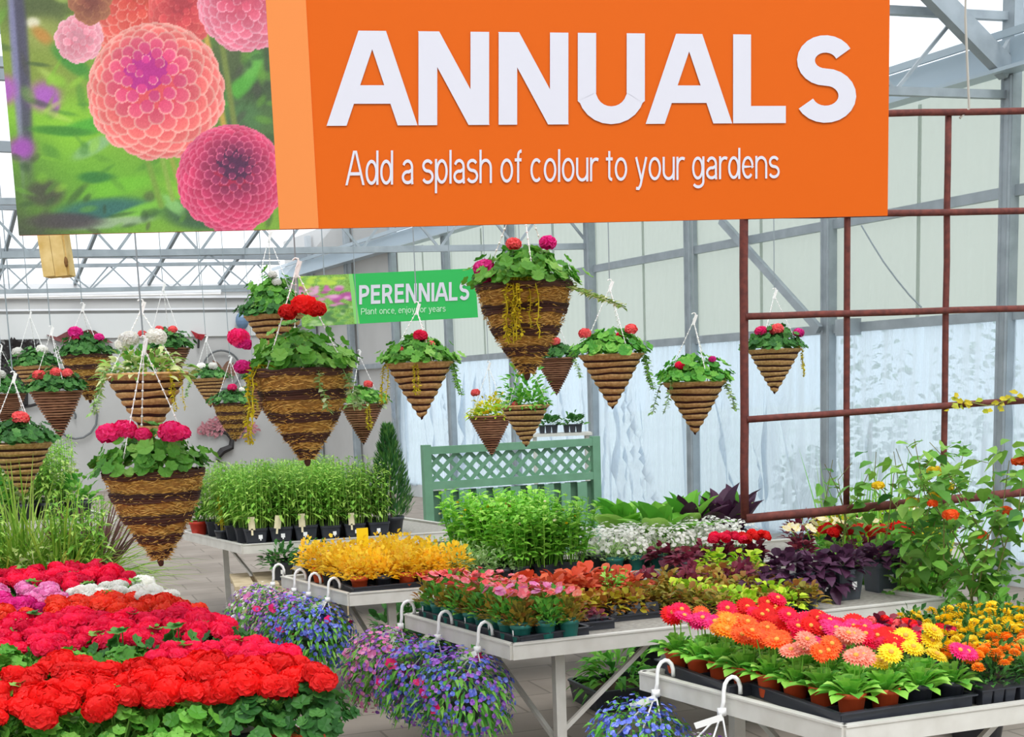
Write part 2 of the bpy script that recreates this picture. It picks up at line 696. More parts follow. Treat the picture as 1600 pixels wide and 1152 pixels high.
def truss(a, b, depth, n, r, name='trim_truss'):
    """two round chords and a zigzag web from a to b, a and b on the lower chord"""
    a, b = V(a), V(b)
    mb = MB()
    up = V((0, 0, depth))
    mb.bar(a, b, r * 2, r * 2.2)
    mb.bar(a + up, b + up, r * 2, r * 2.2)
    for i in range(n):
        p = a.lerp(b, i / n); q_ = a.lerp(b, (i + .5) / n); e = a.lerp(b, (i + 1) / n)
        mb.bar(p, q_ + up, r * .9, r * .9)
        mb.bar(q_ + up, e, r * .9, r * .9)
    return struct(mb.build(name, M_steel))


def along(px, py, y, ang, L):
    p = at_y(px, py, y)
    return p, p - V((cos(radians(ang)), sin(radians(ang)), 0)) * L


s935 = W(0, 0).y
e, a_ = along(922, 385, W(posts[5], 0).y, 12, 13)
truss(a_, e, .62, 13, .035)
truss(a_ - V((0, 0, .43)), a_ + (e - a_) * .66 - V((0, 0, .43)), .41, 9, .022)
e, a_ = along(1588, 149, W(posts[2], 0).y, 17, 14)
truss(a_, e, .62, 12, .03)
e, a_ = along(440, 452, 27.0, 14, 11)
truss(a_, e, .5, 12, .03)
# strut and knee bracket at the head of the right-hand post
p = W(posts[2], 4.95, .2)
mb = MB()
q_ = W(posts[2], roof_z(posts[2], 3.2) - .12, 3.2)
mb.bar(W(posts[2], EAVE + .05, .15), q_, .09, .17)
mb.bar(p + V((0, 0, -.5)), p + V((.5, .2, .3)), .05, .06)
struct(mb.build('trim_gusset', M_steel))

# white strip light under the rear truss
t = thing('strip_light', 'long white tube light under the roof trusses above the wall art', 'light', at_y(345, 452, 19.0))
e, a_ = along(345, 452, 19.0, 14, 5.5)
L = t.location.copy()
mb = MB(); mb.bar(a_ - L, e - L, .10, .09); mb.build('housing', mat('white_enamel', 'f4f6fa', .4), t)
mb = MB(); mb.tube([a_ - L - V((0, .03, .06)), e - L - V((0, .03, .06))], .02, 8); mb.build('tube', mat('milky_tube', 'ffffff', .3), t)
for f_ in (.1, .5, .95):
    mb = MB()
    q_ = a_.lerp(e, f_) - L
    mb.tube([q_, q_ + V((0, 0, roof_z(6, 6) - e.z))], .008, 4)
    mb.build('hanging_rod', M_steeld, t)

# old timber post end hanging by the sign
t = thing('timber_offcut', 'pale split timber post end hanging under the big sign at its flower picture', 'timber', at_y(92, 433, 6.2))
a_ = V((0, 0, 0)); e = at_y(78, 340, 6.2) - t.location
mb = MB()
for k_ in (-1, 1):
    mb.bar(a_ + V((k_ * .027, 0, 0)), e + V((k_ * .027, 0, 0)), .052, .10, V((0, 1, 0)))
mb.bar(a_ + V((0.045, .01, .004)), e + V((0.045, .01, 0)), .03, .085, V((0, 1, 0)))
mb.build('post', mat('pine', 'e0c98a', .7, col2='c8a960', scale=14), t)
mb = MB(); mb.blob((.052, -.045, .06), .014, 8, 6, .2, (.6, 1, 1.6)); mb.build('knot', mat('knot_wood', '7d5a2e', .8), t)
mb = MB(); mb.tube([e, e + V((0, 0, 2.3))], .006, 4); mb.build('rope', M_steeld, t)

# ------------------------------------------------------------------ shrubs that grow outside, dim through the film
gm = plantmat('outdoor_leaves', ['4f7a4a', '6f9a62', '3f6440'])
for (px, py, y, h, w, lab) in ((1262, 742, 15.8, 1.0, .9, 'dim green shrub outside the film behind the brown post'),
                               (1355, 610, 16.5, 1.7, 1.5, 'grey green sapling outside seen dimly through film in the rusty grid'),
                               (1535, 640, 14.6, 2.4, 1.5, 'tall dim bush outside the film beside the end post')):
    p = at_y(px, py, y); p.z = -.12
    t = thing('outdoor_shrub', lab, 'shrub', p)
    top = at_y(px, py, y).z + h * .4
    mb = MB(); mb.tube([(0, 0, 0), (.04, 0, top * .6)], .03, 6); mb.build('stem', mat('bark', '6b5a48', .9), t)
    mb = MB()
    for _ in range(420):
        d = rdir()
        c = V((d.x * w * .4, d.y * w * .4, top * .62 + d.z * top * .38)) * (rnd.random() ** .25)
        mb.leaf(c + V((0, 0, top * .1)), rdir(-.3, .8), rdir(.2, 1), .12, .07)
    mb.build('foliage', gm, t)
# ------------------------------------------------------------------ lettering: stroke glyphs laid flat
def arc(cx, cy, rx, ry, a0, a1, n=None):
    n = n or max(4, int(abs(a1 - a0) / 14))
    return [(cx + rx * cos(radians(a0 + (a1 - a0) * i / n)), cy + ry * sin(radians(a0 + (a1 - a0) * i / n))) for i in range(n + 1)]


def S_curve(w, h0, h1):
    """spine of an s between heights h0 and h1"""
    H = h1 - h0
    r1, r2 = H * .235, H * .265
    cx = w / 2
    return arc(cx, h1 - r1, cx * .9, r1, 25, 270, 16) + arc(cx, h0 + r2, cx, r2, 90, -155, 16)[1:]


def glyphs(k):
    """k = half stroke inset so that outlines keep to the cap box"""
    x = .735
    G = {}
    G['A'] = (.76, [[(-.02, -.1), (.38 - k * .2, 1.06)], [(.78, -.1), (.38 + k * .2, 1.06)], [(.17, .33), (.59, .33)]])
    G['N'] = (.74, [[(k, -.1), (k, 1.1)], [(.74 - k, -.1), (.74 - k, 1.1)], [(k * .75, 1.06), (.74 - k * .75, -.06)]])
    G['U'] = (.72, [[(k, 1.1), (k, .3)] + arc(.36, .36 - 0, .36 - k, .36 - k, 180, 360)[1:-1] + [(.72 - k, .3), (.72 - k, 1.1)]])
    G['L'] = (.58, [[(k, -.1), (k, 1.1)], [(k, k), (.58, k)]])
    G['S'] = (.68, [[(px_ + k * .0, py_) for px_, py_ in [(k + (.68 - 2 * k) * q[0] / .68, q[1]) for q in S_curve(.68, k, 1 - k)]]])
    G['P'] = (.66, [[(k, -.1), (k, 1.1)], [(k, 1 - k), (.38, 1 - k)] + arc(.38, .715 - k * .2, .28 - k, .285 - k * .8, 90, -90)[1:] + [(k, .43)]])
    G['R'] = (.72, G['P'][1] + [[(.34, .43), (.42, .42), (.70 - k * .4, -.1)]])
    G['E'] = (.62, [[(k, -.1), (k, 1.1)], [(k, 1 - k), (.60, 1 - k)], [(k, .52), (.56, .52)], [(k, k), (.62, k)]])
    G['I'] = (2 * k, [[(k, -.1), (k, 1.1)]])
    G['a'] = (.52, [arc(.26, .50, .19, x - .50 - k, 160, 0) + [(.45, .1), (.47, 0)], [(.45, .43)] + arc(.26, .21, .21, .21 - k, 75, 340, 14) + [(.45, .22)]])
    G['c'] = (.52, [arc(.27, x / 2, .27 - k, x / 2 - k, 48, 312)])
    G['d'] = (.56, [arc(.26, x / 2, .26 - k, x / 2 - k, 0, 360), [(.56 - k, -.0), (.56 - k, 1.0)]])
    G['e'] = (.54, [[(.03, .39), (.54 - k, .39)] + arc(.27, x / 2, .27 - k, x / 2 - k, 4, 318)])
    G['f'] = (.32, [[(.15, 0), (.15, .8)] + arc(.29, .82, .14, .18 - k, 180, 85)[1:], [(.0, x - k), (.30, x - k)]])
    G['g'] = (.56, [arc(.26, x / 2, .26 - k, x / 2 - k, 0, 360), [(.56 - k, x), (.56 - k, -.06)] + arc(.28, -.06, .28 - k, .22 - k, 0, -150)[1:]])
    G['h'] = (.55, [[(k, 0), (k, 1.0)], [(k, .45)] + arc(.275, .45, .275 - k, x - .45 - k, 180, 0)[1:] + [(.55 - k, 0)]])
    G['j'] = (.16, [[(.09, x), (.09, -.1)] + arc(0, -.1, .09, .13, 0, -80)[1:], [(.09, .9), (.09, 1.0)]])
    G['l'] = (2 * k, [[(k, 0), (k, 1.0)]])
    G['n'] = (.55, [[(k, 0), (k, x)], [(k, .45)] + arc(.275, .45, .275 - k, x - .45 - k, 180, 0)[1:] + [(.55 - k, 0)]])
    G['o'] = (.56, [arc(.28, x / 2, .28 - k, x / 2 - k, 0, 360)])
    G['p'] = (.56, [arc(.30, x / 2, .26 - k, x / 2 - k, 0, 360), [(k, -.28), (k, x)]])
    G['r'] = (.34, [[(k, 0), (k, x)], [(k, .42)] + arc(.27, .44, .27 - k, x - .44 - k, 180, 62)[1:]])
    G['s'] = (.48, [[(k * .6 + (.48 - 1.2 * k) * q[0] / .48, q[1]) for q in S_curve(.48, k, x - k)]])
    G['t'] = (.32, [[(.15, .93), (.15, .16)] + arc(.27, .16, .12, .16 - k, 180, 275)[1:], [(.0, x - k), (.30, x - k)]])
    G['u'] = (.55, [[(k, x), (k, .28)] + arc(.275, .28, .275 - k, .28 - k, 180, 360)[1:], [(.55 - k, x), (.55 - k, 0)]])
    G['y'] = (.52, [[(.03, x), (.265, .03)], [(.49, x), (.23, -.14), (.15, -.25), (.03, -.24)]])
    G[','] = (.12, [[(.07, .08), (.03, -.14)]])
    return G


def clip(poly, y, keep_above):
    out = []
    for i in range(len(poly)):
        a, b = poly[i - 1], poly[i]
        ia = (a[1] >= y) == keep_above; ib = (b[1] >= y) == keep_above
        if ia != ib:
            tt = (y - a[1]) / (b[1] - a[1])
            out.append((a[0] + (b[0] - a[0]) * tt, y))
        if ib:
            out.append(b)
    return out


def stroke(line, w):
    """flat ribbon polygons of half width w along a polyline"""
    quads = []
    closed = len(line) > 4 and abs(line[0][0] - line[-1][0]) + abs(line[0][1] - line[-1][1]) < 1e-5
    L, R = [], []
    n = len(line)
    for i, p in enumerate(line):
        a = line[i - 1] if i else (line[-2] if closed else None)
        b = line[i + 1] if i < n - 1 else (line[1] if closed else None)
        ds = []
        for u_, v_ in ((a, p), (p, b)):
            if u_ and v_:
                dx, dy = v_[0] - u_[0], v_[1] - u_[1]
                q = math.hypot(dx, dy) or 1
                ds.append((dx / q, dy / q))
        nx = -sum(d[1] for d in ds); ny = sum(d[0] for d in ds)
        q = math.hypot(nx, ny) or 1
        nx, ny = nx / q, ny / q
        k = 1.0
        if len(ds) == 2:
            k = min(1.6, 1 / max(.3, nx * -ds[0][1] + ny * ds[0][0]))
        L.append((p[0] + nx * w * k, p[1] + ny * w * k)); R.append((p[0] - nx * w * k, p[1] - ny * w * k))
    return [[L[i], R[i], R[i + 1], L[i + 1]] for i in range(n - 1)]


def layout(text, half, gap, space=.34):
    """list of (char, polygons, x0, width); clipped at baseline and cap height for straight capitals"""
    G = glyphs(half)
    x = 0
    res = []
    for ch in text:
        if ch == ' ':
            x += space
            continue
        wd, strokes = G[ch]
        polys = []
        for st in strokes:
            for q in stroke(st, half):
                if ch.isupper():
                    q = clip(clip(q, 0.0, True), 1.0, False)
                if len(q) >= 3:
                    polys.append([(a + x, b) for a, b in q])
        res.append((ch, polys))
        x += wd + gap
    return res, x - gap


class Board:
    """a hanging sign: its lower edge from pixel bl at depth yl to pixel br at depth yr, standing vertical"""
    def __init__(s, bl, yl, br, yr):
        s.o = at_y(bl[0], bl[1], yl)
        e = at_y(br[0], br[1], yr)
        s.w = (e - s.o).length
        s.x = (e - s.o).normalized()
        s.y = (V((0, 0, 1)) - s.x * s.x.z).normalized()
        s.n = s.x.cross(s.y)            # faces away from the camera if negative
        if s.n.dot(CAM - s.o) < 0:
            s.n = -s.n

    def uv(s, px, py):
        d = ray(px, py)
        t_ = (s.o - CAM).dot(s.n) / d.dot(s.n)
        q = CAM + d * t_ - s.o
        return q.dot(s.x), q.dot(s.y)

    def p(s, u, v, off=0.0):            # local to the sign's root at s.o
        return s.x * u + s.y * v + s.n * off


def letters(board, root, text, quad, half, gap, m, off, name='lettering', space=.34):
    """text fitted in the box whose corners in the photograph are quad = (bl, br, tr, tl); cap height fills it"""
    bl, br, tr, tl = [board.uv(*q) for q in quad]
    lay, wid = layout(text, half, gap, space)
    mb = MB()
    for ch, polys in lay:
        for k_, q in enumerate(polys):
            vs = []
            for (a, b) in q:
                f_, g_ = a / wid, b
                u = (bl[0] * (1 - f_) + br[0] * f_) * (1 - g_) + (tl[0] * (1 - f_) + tr[0] * f_) * g_
                v = (bl[1] * (1 - f_) + br[1] * f_) * (1 - g_) + (tl[1] * (1 - f_) + tr[1] * f_) * g_
                vs.append(board.p(u, v, off + k_ * 2e-5))
            mb.add(vs, [tuple(range(len(vs)))])
    return mb.build(name, m, root)


def slab(board, root, name, poly, off, thick, m):
    """flat panel piece from a list of (u, v)"""
    mb = MB()
    n = len(poly)
    vs = [board.p(u, v, off) for u, v in poly] + [board.p(u, v, off - thick) for u, v in poly]
    fs = [tuple(range(n)), tuple(range(2 * n - 1, n - 1, -1))] + [(i, i + n, (i + 1) % n + n, (i + 1) % n) for i in range(n)]
    mb.add(vs, fs)
    return mb.build(name, m, root)


def printmat(name, mix=1.0):
    m = bpy.data.materials.new(name)
    m.use_nodes = True
    t = m.node_tree
    b = t.nodes['Principled BSDF']
    a = t.nodes.new('ShaderNodeAttribute')
    a.attribute_name = 'ink'
    t.links.new(a.outputs['Color'], b.inputs['Base Color'])
    b.inputs['Roughness'].default_value = .5
    return m


def printed(board, root, name, corners, img, off, m):
    """a photographic print: a fine grid of inks on the board. img[h, w, 3] sRGB 0..1, row 0 at the top; corners (bl, br, tr, tl) as (u, v)"""
    h, w = img.shape[:2]
    bl, br, tr, tl = corners
    mb = MB()
    for j in range(h + 1):
        g_ = 1 - j / h
        for i in range(w + 1):
            f_ = i / w
            u = (bl[0] * (1 - f_) + br[0] * f_) * (1 - g_) + (tl[0] * (1 - f_) + tr[0] * f_) * g_
            v = (bl[1] * (1 - f_) + br[1] * f_) * (1 - g_) + (tl[1] * (1 - f_) + tr[1] * f_) * g_
            mb.v.append(board.p(u, v, off))
    for j in range(h):
        for i in range(w):
            a = j * (w + 1) + i
            mb.f.append((a + w + 1, a + w + 2, a + 1, a)); mb.mi.append(0)
    o = mb.build(name, m, root)
    ca = o.data.color_attributes.new('ink', 'FLOAT_COLOR', 'POINT')
    full = np.ones((h + 1, w + 1, 4), np.float32)
    im = np.pad(img, ((0, 1), (0, 1), (0, 0)), mode='edge')
    full[..., :3] = np.where(im <= .04045, im / 12.92, ((np.clip(im, 0, 1) + .055) / 1.055) ** 2.4)
    ca.data.foreach_set('color', full.ravel())
    return o


def hx(c):
    return np.array([int(c[i:i + 2], 16) / 255 for i in (0, 2, 4)])


# picture of garden dahlias, painted ink by ink
def dahlia_print(cor, w=270, h=320):
    """cor: where the print's corners (bl, br, tr, tl) fall in the reference picture, whose layout the painting follows"""
    yy, xx = np.mgrid[0:h, 0:w]
    fx_, fy_ = xx / w, 1 - yy / h
    X, Y = [(cor[0][q] * (1 - fx_) + cor[1][q] * fx_) * (1 - fy_) + (cor[3][q] * (1 - fx_) + cor[2][q] * fx_) * fy_ for q in (0, 1)]      # Y = 0 at the frame's top edge, sign continues above
    img = np.zeros((h, w, 3)) + hx('7fae35')
    g = np.random.default_rng(3)

    def blot(x, y, rx, ry, c, a=1.0, rot=0.0, hard=2.0):
        nonlocal img
        cr, sr = cos(radians(rot)), sin(radians(rot))
        dx, dy = X - x, Y - y
        q = ((dx * cr + dy * sr) / rx) ** 2 + ((-dx * sr + dy * cr) / ry) ** 2
        k = (a * np.exp(-q ** hard))[..., None]
        img = img * (1 - k) + hx(c) * k
    blot(60, 60, 90, 120, '8c9a3e', .8); blot(20, 330, 150, 70, '3f3f38', 1); blot(70, 200, 120, 60, '8fd02e', .9)
    blot(150, 300, 150, 70, '6fb52a', .8); blot(400, 170, 70, 120, '4a6a3c', .9); blot(390, 100, 60, 60, '3b4a34', .9)
    blot(340, 60, 60, 80, '56663a', .8); blot(60, 10, 60, 50, '3f4a30', .7); blot(30, 240, 60, 50, '5b8f2c', .6)
    blot(65, 45, 40, 26, 'a7b254', .8); blot(50, 30, 12, 9, 'f0ead0', .9); blot(65, 50, 20, 10, 'c98a3a', .9, 40)
    blot(32, 80, 13, 190, '4d4a63', .95, -4, 3); blot(22, 80, 6, 190, '8f8fb8', .8, -4)
    blot(68, 145, 26, 24, 'b45cc8', .95); blot(82, 160, 10, 16, 'a84fc0', .9); blot(8, 135, 20, 24, 'b65ec6', .95); blot(33, 228, 22, 19, 'a653b4', 1)
    for (x, y, rx, ry, c, rot) in ((110, 90, 40, 14, '3f8f2e', 40), (150, 190, 62, 13, '4fae2e', -12), (145, 225, 38, 12, '8fbf84', -30), (95, 200, 50, 8, '3f8a26', 4),
                                   (150, 275, 30, 10, '2f7a32', 2), (165, 330, 80, 24, '2f6a68', -4), (180, 290, 60, 14, '77c42c', -12), (215, 330, 60, 11, '84cc3a', -20),
                                   (170, 348, 70, 9, '9fb890', -6), (310, 335, 60, 26, '365c40', 6), (375, 130, 46, 14, '59b23a', -45), (395, 95, 26, 14, '6cbc4a', -60),
                                   (380, 185, 30, 34, '4f7a45', 0), (270, 320, 26, 10, '8cc870', 40), (70, 300, 30, 22, '4a4c3c', 0), (100, 345, 60, 14, '4d4448', 0)):
        blot(x, y, rx, ry, c, .92, rot, 3)
    for _ in range(240):
        x, y = g.random() * 437, g.random() * 520 - 155
        dk = x > 330 or y > 300 or x < 60
        c = (('2f4a2a', '3c5a30', '4a4a40', '6fae34') if dk else ('9cd63a', '5f9a2c', 'c4e06a', '4a8a2a', '84c030'))[int(g.random() * (4 if dk else 5))]
        blot(x, y, 6 + 18 * g.random(), 3 + 7 * g.random(), c, .55, g.random() * 180, 2)
    # stems
    for (x0, y0, x1, y1, c, wd) in ((215, 200, 250, 320, '7ca33a', 5), (240, 200, 268, 310, '8db045', 4), (262, 230, 282, 300, '9aa83e', 4), (310, 0, 350, 200, 'c8a848', 5),
                                    (268, -20, 272, 60, 'd6902e', 4), (140, 0, 165, 100, 'b87a3c', 6), (345, 60, 365, 190, '7a8a40', 5)):
        tt = np.clip(((X - x0) * (x1 - x0) + (Y - y0) * (y1 - y0)) / ((x1 - x0) ** 2 + (y1 - y0) ** 2), 0, 1)
        dd = np.hypot(X - x0 - tt * (x1 - x0), Y - y0 - tt * (y1 - y0))
        k = (np.clip(1.4 - dd / wd, 0, 1))[..., None]
        img = img * (1 - k) + hx(c) * k

    def dahlia(cx, cy, R, ex, ey, n, body, rim, deep, heart, soft=0.0):
        """ball dahlia: overlapping cupped petals in a spiral about an eye at (ex, ey)"""
        nonlocal img
        ga = 2.399963
        base = np.hypot(X - cx, Y - cy) < R * .96
        img[base] = hx(deep)
        img[np.hypot(X - ex, Y - ey) < R * .42] = hx(heart) * .9
        for i in range(n, 0, -1):
            f_ = sqrt(i / n)
            th_ = f_ * 1.45
            rad = R * sin(th_) / sin(1.45)
            a = i * ga
            px_ = cx + (ex - cx) * (1 - f_) * 1.0 + rad * cos(a)
            py_ = cy + (ey - cy) * (1 - f_) * 1.0 + rad * sin(a)
            sz = R * (.05 + .19 * f_ ** 1.1) * (135 / n) ** .4
            fx = sz * 1.08; fy = sz * (.55 + .55 * cos(th_ * .75))
            ux, uy = cos(a), sin(a)
            du = (X - px_) * ux + (Y - py_) * uy
            dv = -(X - px_) * uy + (Y - py_) * ux
            q = (du / fy) ** 2 + (dv / fx) ** 2
            ins = q < 1
            if not ins.any():
                continue
            k = np.clip((q[ins] - .52) / .34, 0, 1)[:, None]
            shade = np.clip(.5 + du[ins] / fy * .5, 0, 1)[:, None]
            col = hx(deep) * (1 - shade) + hx(body) * shade
            hk = np.clip(1.25 - f_ * 2.0, 0, 1)
            col = col * (1 - hk * .8) + hx(heart) * hk * .8
            tip = (du[ins] > -.35 * fy)[:, None]
            light = hx(rim) * (1 - soft) + hx(body) * soft
            col = col * (1 - k * .8 * tip) + light * k * .8 * tip
            img[ins] = col * (.93 + .14 * g.random())
    dahlia(215, 0, 78, 225, -30, 170, 'f06a5c', 'fbb8a8', 'e04a44', 'e0503c', .2)
    dahlia(122, 55, 30, 120, 50, 40, 'f2a6b4', 'fbd3da', 'e47f92', 'f0a0b0', .4)
    dahlia(285, 10, 46, 280, 0, 70, 'e85a58', 'f08a80', 'd04048', 'c83c48', .5)
    dahlia(385, 0, 66, 372, -30, 120, 'ee7f98', 'f9c0cc', 'd9556f', 'd84868', .2)
    dahlia(140, -2, 26, 140, -2, 20, 'a86a4a', 'c88a5a', '8a4c3c', '904a3c', .5)
    dahlia(243, 140, 92, 222, 98, 135, 'f77c74', 'fdbcae', 'e9525c', 'd8289a')
    dahlia(360, 278, 75, 368, 248, 190, 'e63f70', 'f58ba6', 'ae1c4a', '5c2050', .25)
    fine = g.normal(0, .018, (h, w, 1))
    return np.clip((img + fine) * .90, 0, 1)


def meadow_print(w=60, h=64):
    yy, xx = np.mgrid[0:h, 0:w]
    g = np.random.default_rng(8)
    img = np.zeros((h, w, 3)) + hx('7fae4a')
    img += g.normal(0, .05, (h, w, 1))
    for i in range(90):
        x, y = g.random() * w, g.random() * h
        c = hx('b8d84a') if y < h * .22 else (hx(('c65fae', 'd88ac0', 'b04a98', 'e2a2cc')[i % 4]) if y < h * .62 else hx(('5f9a4a', 'a8c88a', '4c7a44')[i % 3]))
        q = ((xx - x) / (3 + 3 * g.random())) ** 2 + ((yy - y) / (1.6 + 1.6 * g.random())) ** 2
        k = np.exp(-q ** 2)[..., None] * .9
        img = img * (1 - k) + c * k
    return np.clip(img, 0, 1)


# ------------------------------------------------------------------ the big sign
bd = Board((30, 368), 4.55, (1387, 337), 4.86)
sg = thing('annuals_sign', 'big orange hanging sign lettered ANNUALS with a dahlia picture', 'sign', bd.o)
TOP = 1.13
xl = bd.uv(437, 359)[0]; xo = bd.uv(498, 357)[0]
M_or = mat('orange_vinyl', 'd65e0a', .5, spec=.15)
M_lo = mat('light_orange_vinyl', 'e58640', .5, spec=.3)
M_wl = mat('white_vinyl', 'd3d2dc', .5, spec=.3)
slab(bd, sg, 'panel', [(0, 0), (bd.w, 0), (bd.w, TOP), (0, TOP)], 0, .012, M_or)
slab(bd, sg, 'colour_strip', [(xl, 0.001), (xo, 0.001), (xo, TOP), (xl, TOP)], .003, .003, M_lo)
printed(bd, sg, 'photo_print', [(0, 0), (xl, 0), (xl, TOP), (0, TOP)], dahlia_print([pix(bd.o + bd.p(*q_)) for q_ in ((0, 0), (xl, 0), (xl, TOP), (0, TOP))]), .0035, printmat('dahlia_ink'))
letters(bd, sg, 'ANNUALS', ((524, 197), (1337, 192), (1337, 56), (524, 48)), .098, .10, M_wl, .004, 'headline_lettering')
letters(bd, sg, 'Add a splash of colour to your gardens', ((541, 290), (1217, 279), (1217, 231), (541, 236)), .048, .075, M_wl, .004, 'subtitle_lettering', .30)
for u in (.35, 1.5, 2.6):
    mb = MB()
    q_ = bd.p(u, TOP, -.006)
    mb.tube([q_, q_ + V((0, 0, roof_z(-8, 9) - bd.o.z - TOP))], .005, 4)
    mb.build('hanging_wire', M_steeld, sg)

# ------------------------------------------------------------------ the far green sign
b2 = Board((472, 511), 13.0, (747, 496), 13.4)
sg = thing('perennials_sign', 'green hanging sign lettered PERENNIALS in white behind the baskets', 'sign', b2.o)
u0, v1 = b2.uv(548, 430); u1 = b2.uv(557, 505)[0]
H2 = b2.uv(640, 424)[1]
M_gr = mat('green_vinyl', '2fb457', .5, spec=.3)
slab(b2, sg, 'panel', [(0, 0), (b2.w, 0), (b2.w, H2), (0, H2)], 0, .012, M_gr)
slab(b2, sg, 'colour_strip', [(u0, 0.001), (u1 + .03, 0.001), (u1, H2), (u0 - .02, H2)], .003, .003, mat('light_green_vinyl', '86cf6e', .5))
printed(b2, sg, 'photo_print', [(0, 0), (u0, 0), (u0 - .02, H2), (0, H2)], meadow_print(), .0032, printmat('meadow_ink'))
letters(b2, sg, 'PERENNIALS', ((561, 476), (733, 469), (733, 440), (561, 446)), .092, .11, M_wl, .005, 'headline_lettering')
letters(b2, sg, 'Plant once, enjoy for years', ((564, 492), (696, 487), (696, 477), (564, 482)), .055, .09, mat('pale_green_print', 'bfe8c6', .5), .005, 'subtitle_lettering')
for u in (.25, b2.w - .25):
    mb = MB()
    q_ = b2.p(u, H2, -.006)
    mb.tube([q_, q_ + V((0, 0, roof_z(0, 6) - b2.o.z - H2))], .006, 4)
    mb.build('hanging_wire', M_steeld, sg)
# ------------------------------------------------------------------ rusty welded grid hung from the truss
TA = at_y(1165, 494, 7.4)
TD = V((cos(radians(14)), sin(radians(14)), 0))


def on_grid(px, py):
    nn = V((-TD.y, TD.x, 0))
    d = ray(px, py)
    return CAM + d * ((TA - CAM).dot(nn) / d.dot(nn))


tr = thing('rusty_grid', 'rusty brown welded bar grid hanging from the roof truss at the vines', 'trellis', on_grid(1165, 810))
O = tr.location.copy()
rows = [((1165, 181), (1700, 172)), ((1163, 338), (1700, 328)), ((1165, 495), (1700, 479)), ((1167, 656), (1700, 619)), ((1166, 811), (1700, 760))]
cols = [((1163, 181), (1165, 811)), ((1326, 178), (1324, 795)), ((1484, 176), (1476, 780)), ((1645, 174), (1636, 766))]
for i, (a_, b_) in enumerate(rows):
    mb = MB()
    p, q = on_grid(*a_) - O, on_grid(*b_) - O
    pts = [p.lerp(q, k / 10) + V((0, 0, .004 * noise.noise(V((k * .7, i, 0))))) for k in range(11)]
    mb.tube(pts, .026 if i == 4 else .019, 7)
    mb.build('crossbar', M_rust, tr, True)
for i, (a_, b_) in enumerate(cols):
    mb = MB()
    p, q = on_grid(*a_) - O, on_grid(*b_) - O
    pts = [p.lerp(q, k / 8) + V((0, .022, 0)) + TD * (.004 * noise.noise(V((k * .8, i, 5)))) for k in range(9)]
    mb.tube(pts, .024 if i == 0 else .018, 7)
    mb.build('upright', M_rust, tr, True)
for a_, top in (((1240, 179), 0), ((1500, 176), 150)):
    mb = MB()
    p = on_grid(*a_) - O
    e = p + V((.02, 0, .5))
    mb.tube([p + V((0, 0, -.03)), p + V((.05, 0, .02)), p + V((.045, 0, .1)), e], .007, 5)
    mb.tube([e, e + V((0, 0, roof_z(-8, 4) - O.z - e.z - .45))], .006, 5)
    mb.build('rope', mat('rope', 'b9b4aa', .8), tr)

# ------------------------------------------------------------------ green fence panel
fa = at_y(668, 760, 14.2); fb = at_y(931, 756, 14.9)
fx = (fb - fa); fx.z = 0; fw = fx.length; fx.normalize()
fr = thing('fence_panel', 'green painted fence panel with a lattice top in front of the film', 'fence', (fa.x, fa.y, 0), atan2(fx.y, fx.x))
M_fence = mat('green_stain', '719f82', .75, col2='6a977a', scale=8)
M_fenced = mat('green_stain_dark', '5a8068', .8)
ftop = at_y(668, 700, 14.2).z
fx0, fw_ = 0, fw
lat0 = ftop - .40
for x in (0, fw):
    mb = MB(); mb.box((x, 0, (ftop + .03) / 2), (.09, .09, ftop + .03)); mb.build('post', M_fence, fr)
for z in (ftop - .03, lat0, .25):
    mb = MB(); mb.box((fw / 2, -.01, z), (fw, .06, .08)); mb.build('rail', M_fence, fr)
mb = MB()
pitch = .15
n = int((fw + .4) / pitch) + 1
for k_ in range(-3, n + 1):
    for sgn in (1, -1):
        x0 = k_ * pitch
        a_ = (x0, lat0) if sgn > 0 else (x0, ftop - .03)
        b_ = (x0 + (ftop - .03 - lat0), ftop - .03) if sgn > 0 else (x0 + (ftop - .03 - lat0), lat0)
        # trim to the panel
        def cut(p, q):
            (xa, za), (xb, zb) = p, q
            if xb < 0 or xa > fw:
                return None
            ta = max(0, (0 - xa) / (xb - xa)); tb = min(1, (fw - xa) / (xb - xa))
            return (xa + (xb - xa) * ta, za + (zb - za) * ta), (xa + (xb - xa) * tb, za + (zb - za) * tb)
        c_ = cut(a_, b_)
        if c_ and abs(c_[1][0] - c_[0][0]) > .02:
            yy_ = .004 if sgn > 0 else .016
            mb.bar((c_[0][0], yy_, c_[0][1]), (c_[1][0], yy_, c_[1][1]), .012, .042, V((0, 0, 1)))
mb.build('lattice', M_fence, fr)
mbf = MB(); mbb = MB()
nb = 9
for k_ in range(nb):
    x = .09 + (fw - .18) * (k_ + .5) / nb
    mbf.box((x, -.045, (lat0 - .1) / 2 + .05), (.11, .02, lat0 - .12))
for k_ in range(nb + 1):
    x = .09 + (fw - .18) * k_ / nb
    mbb.box((min(max(x, .08), fw - .08), .035, (lat0 - .1) / 2 + .05), (.14, .02, lat0 - .12))
mbf.build('front_boards', M_fence, fr); mbb.build('back_boards', M_fenced, fr)


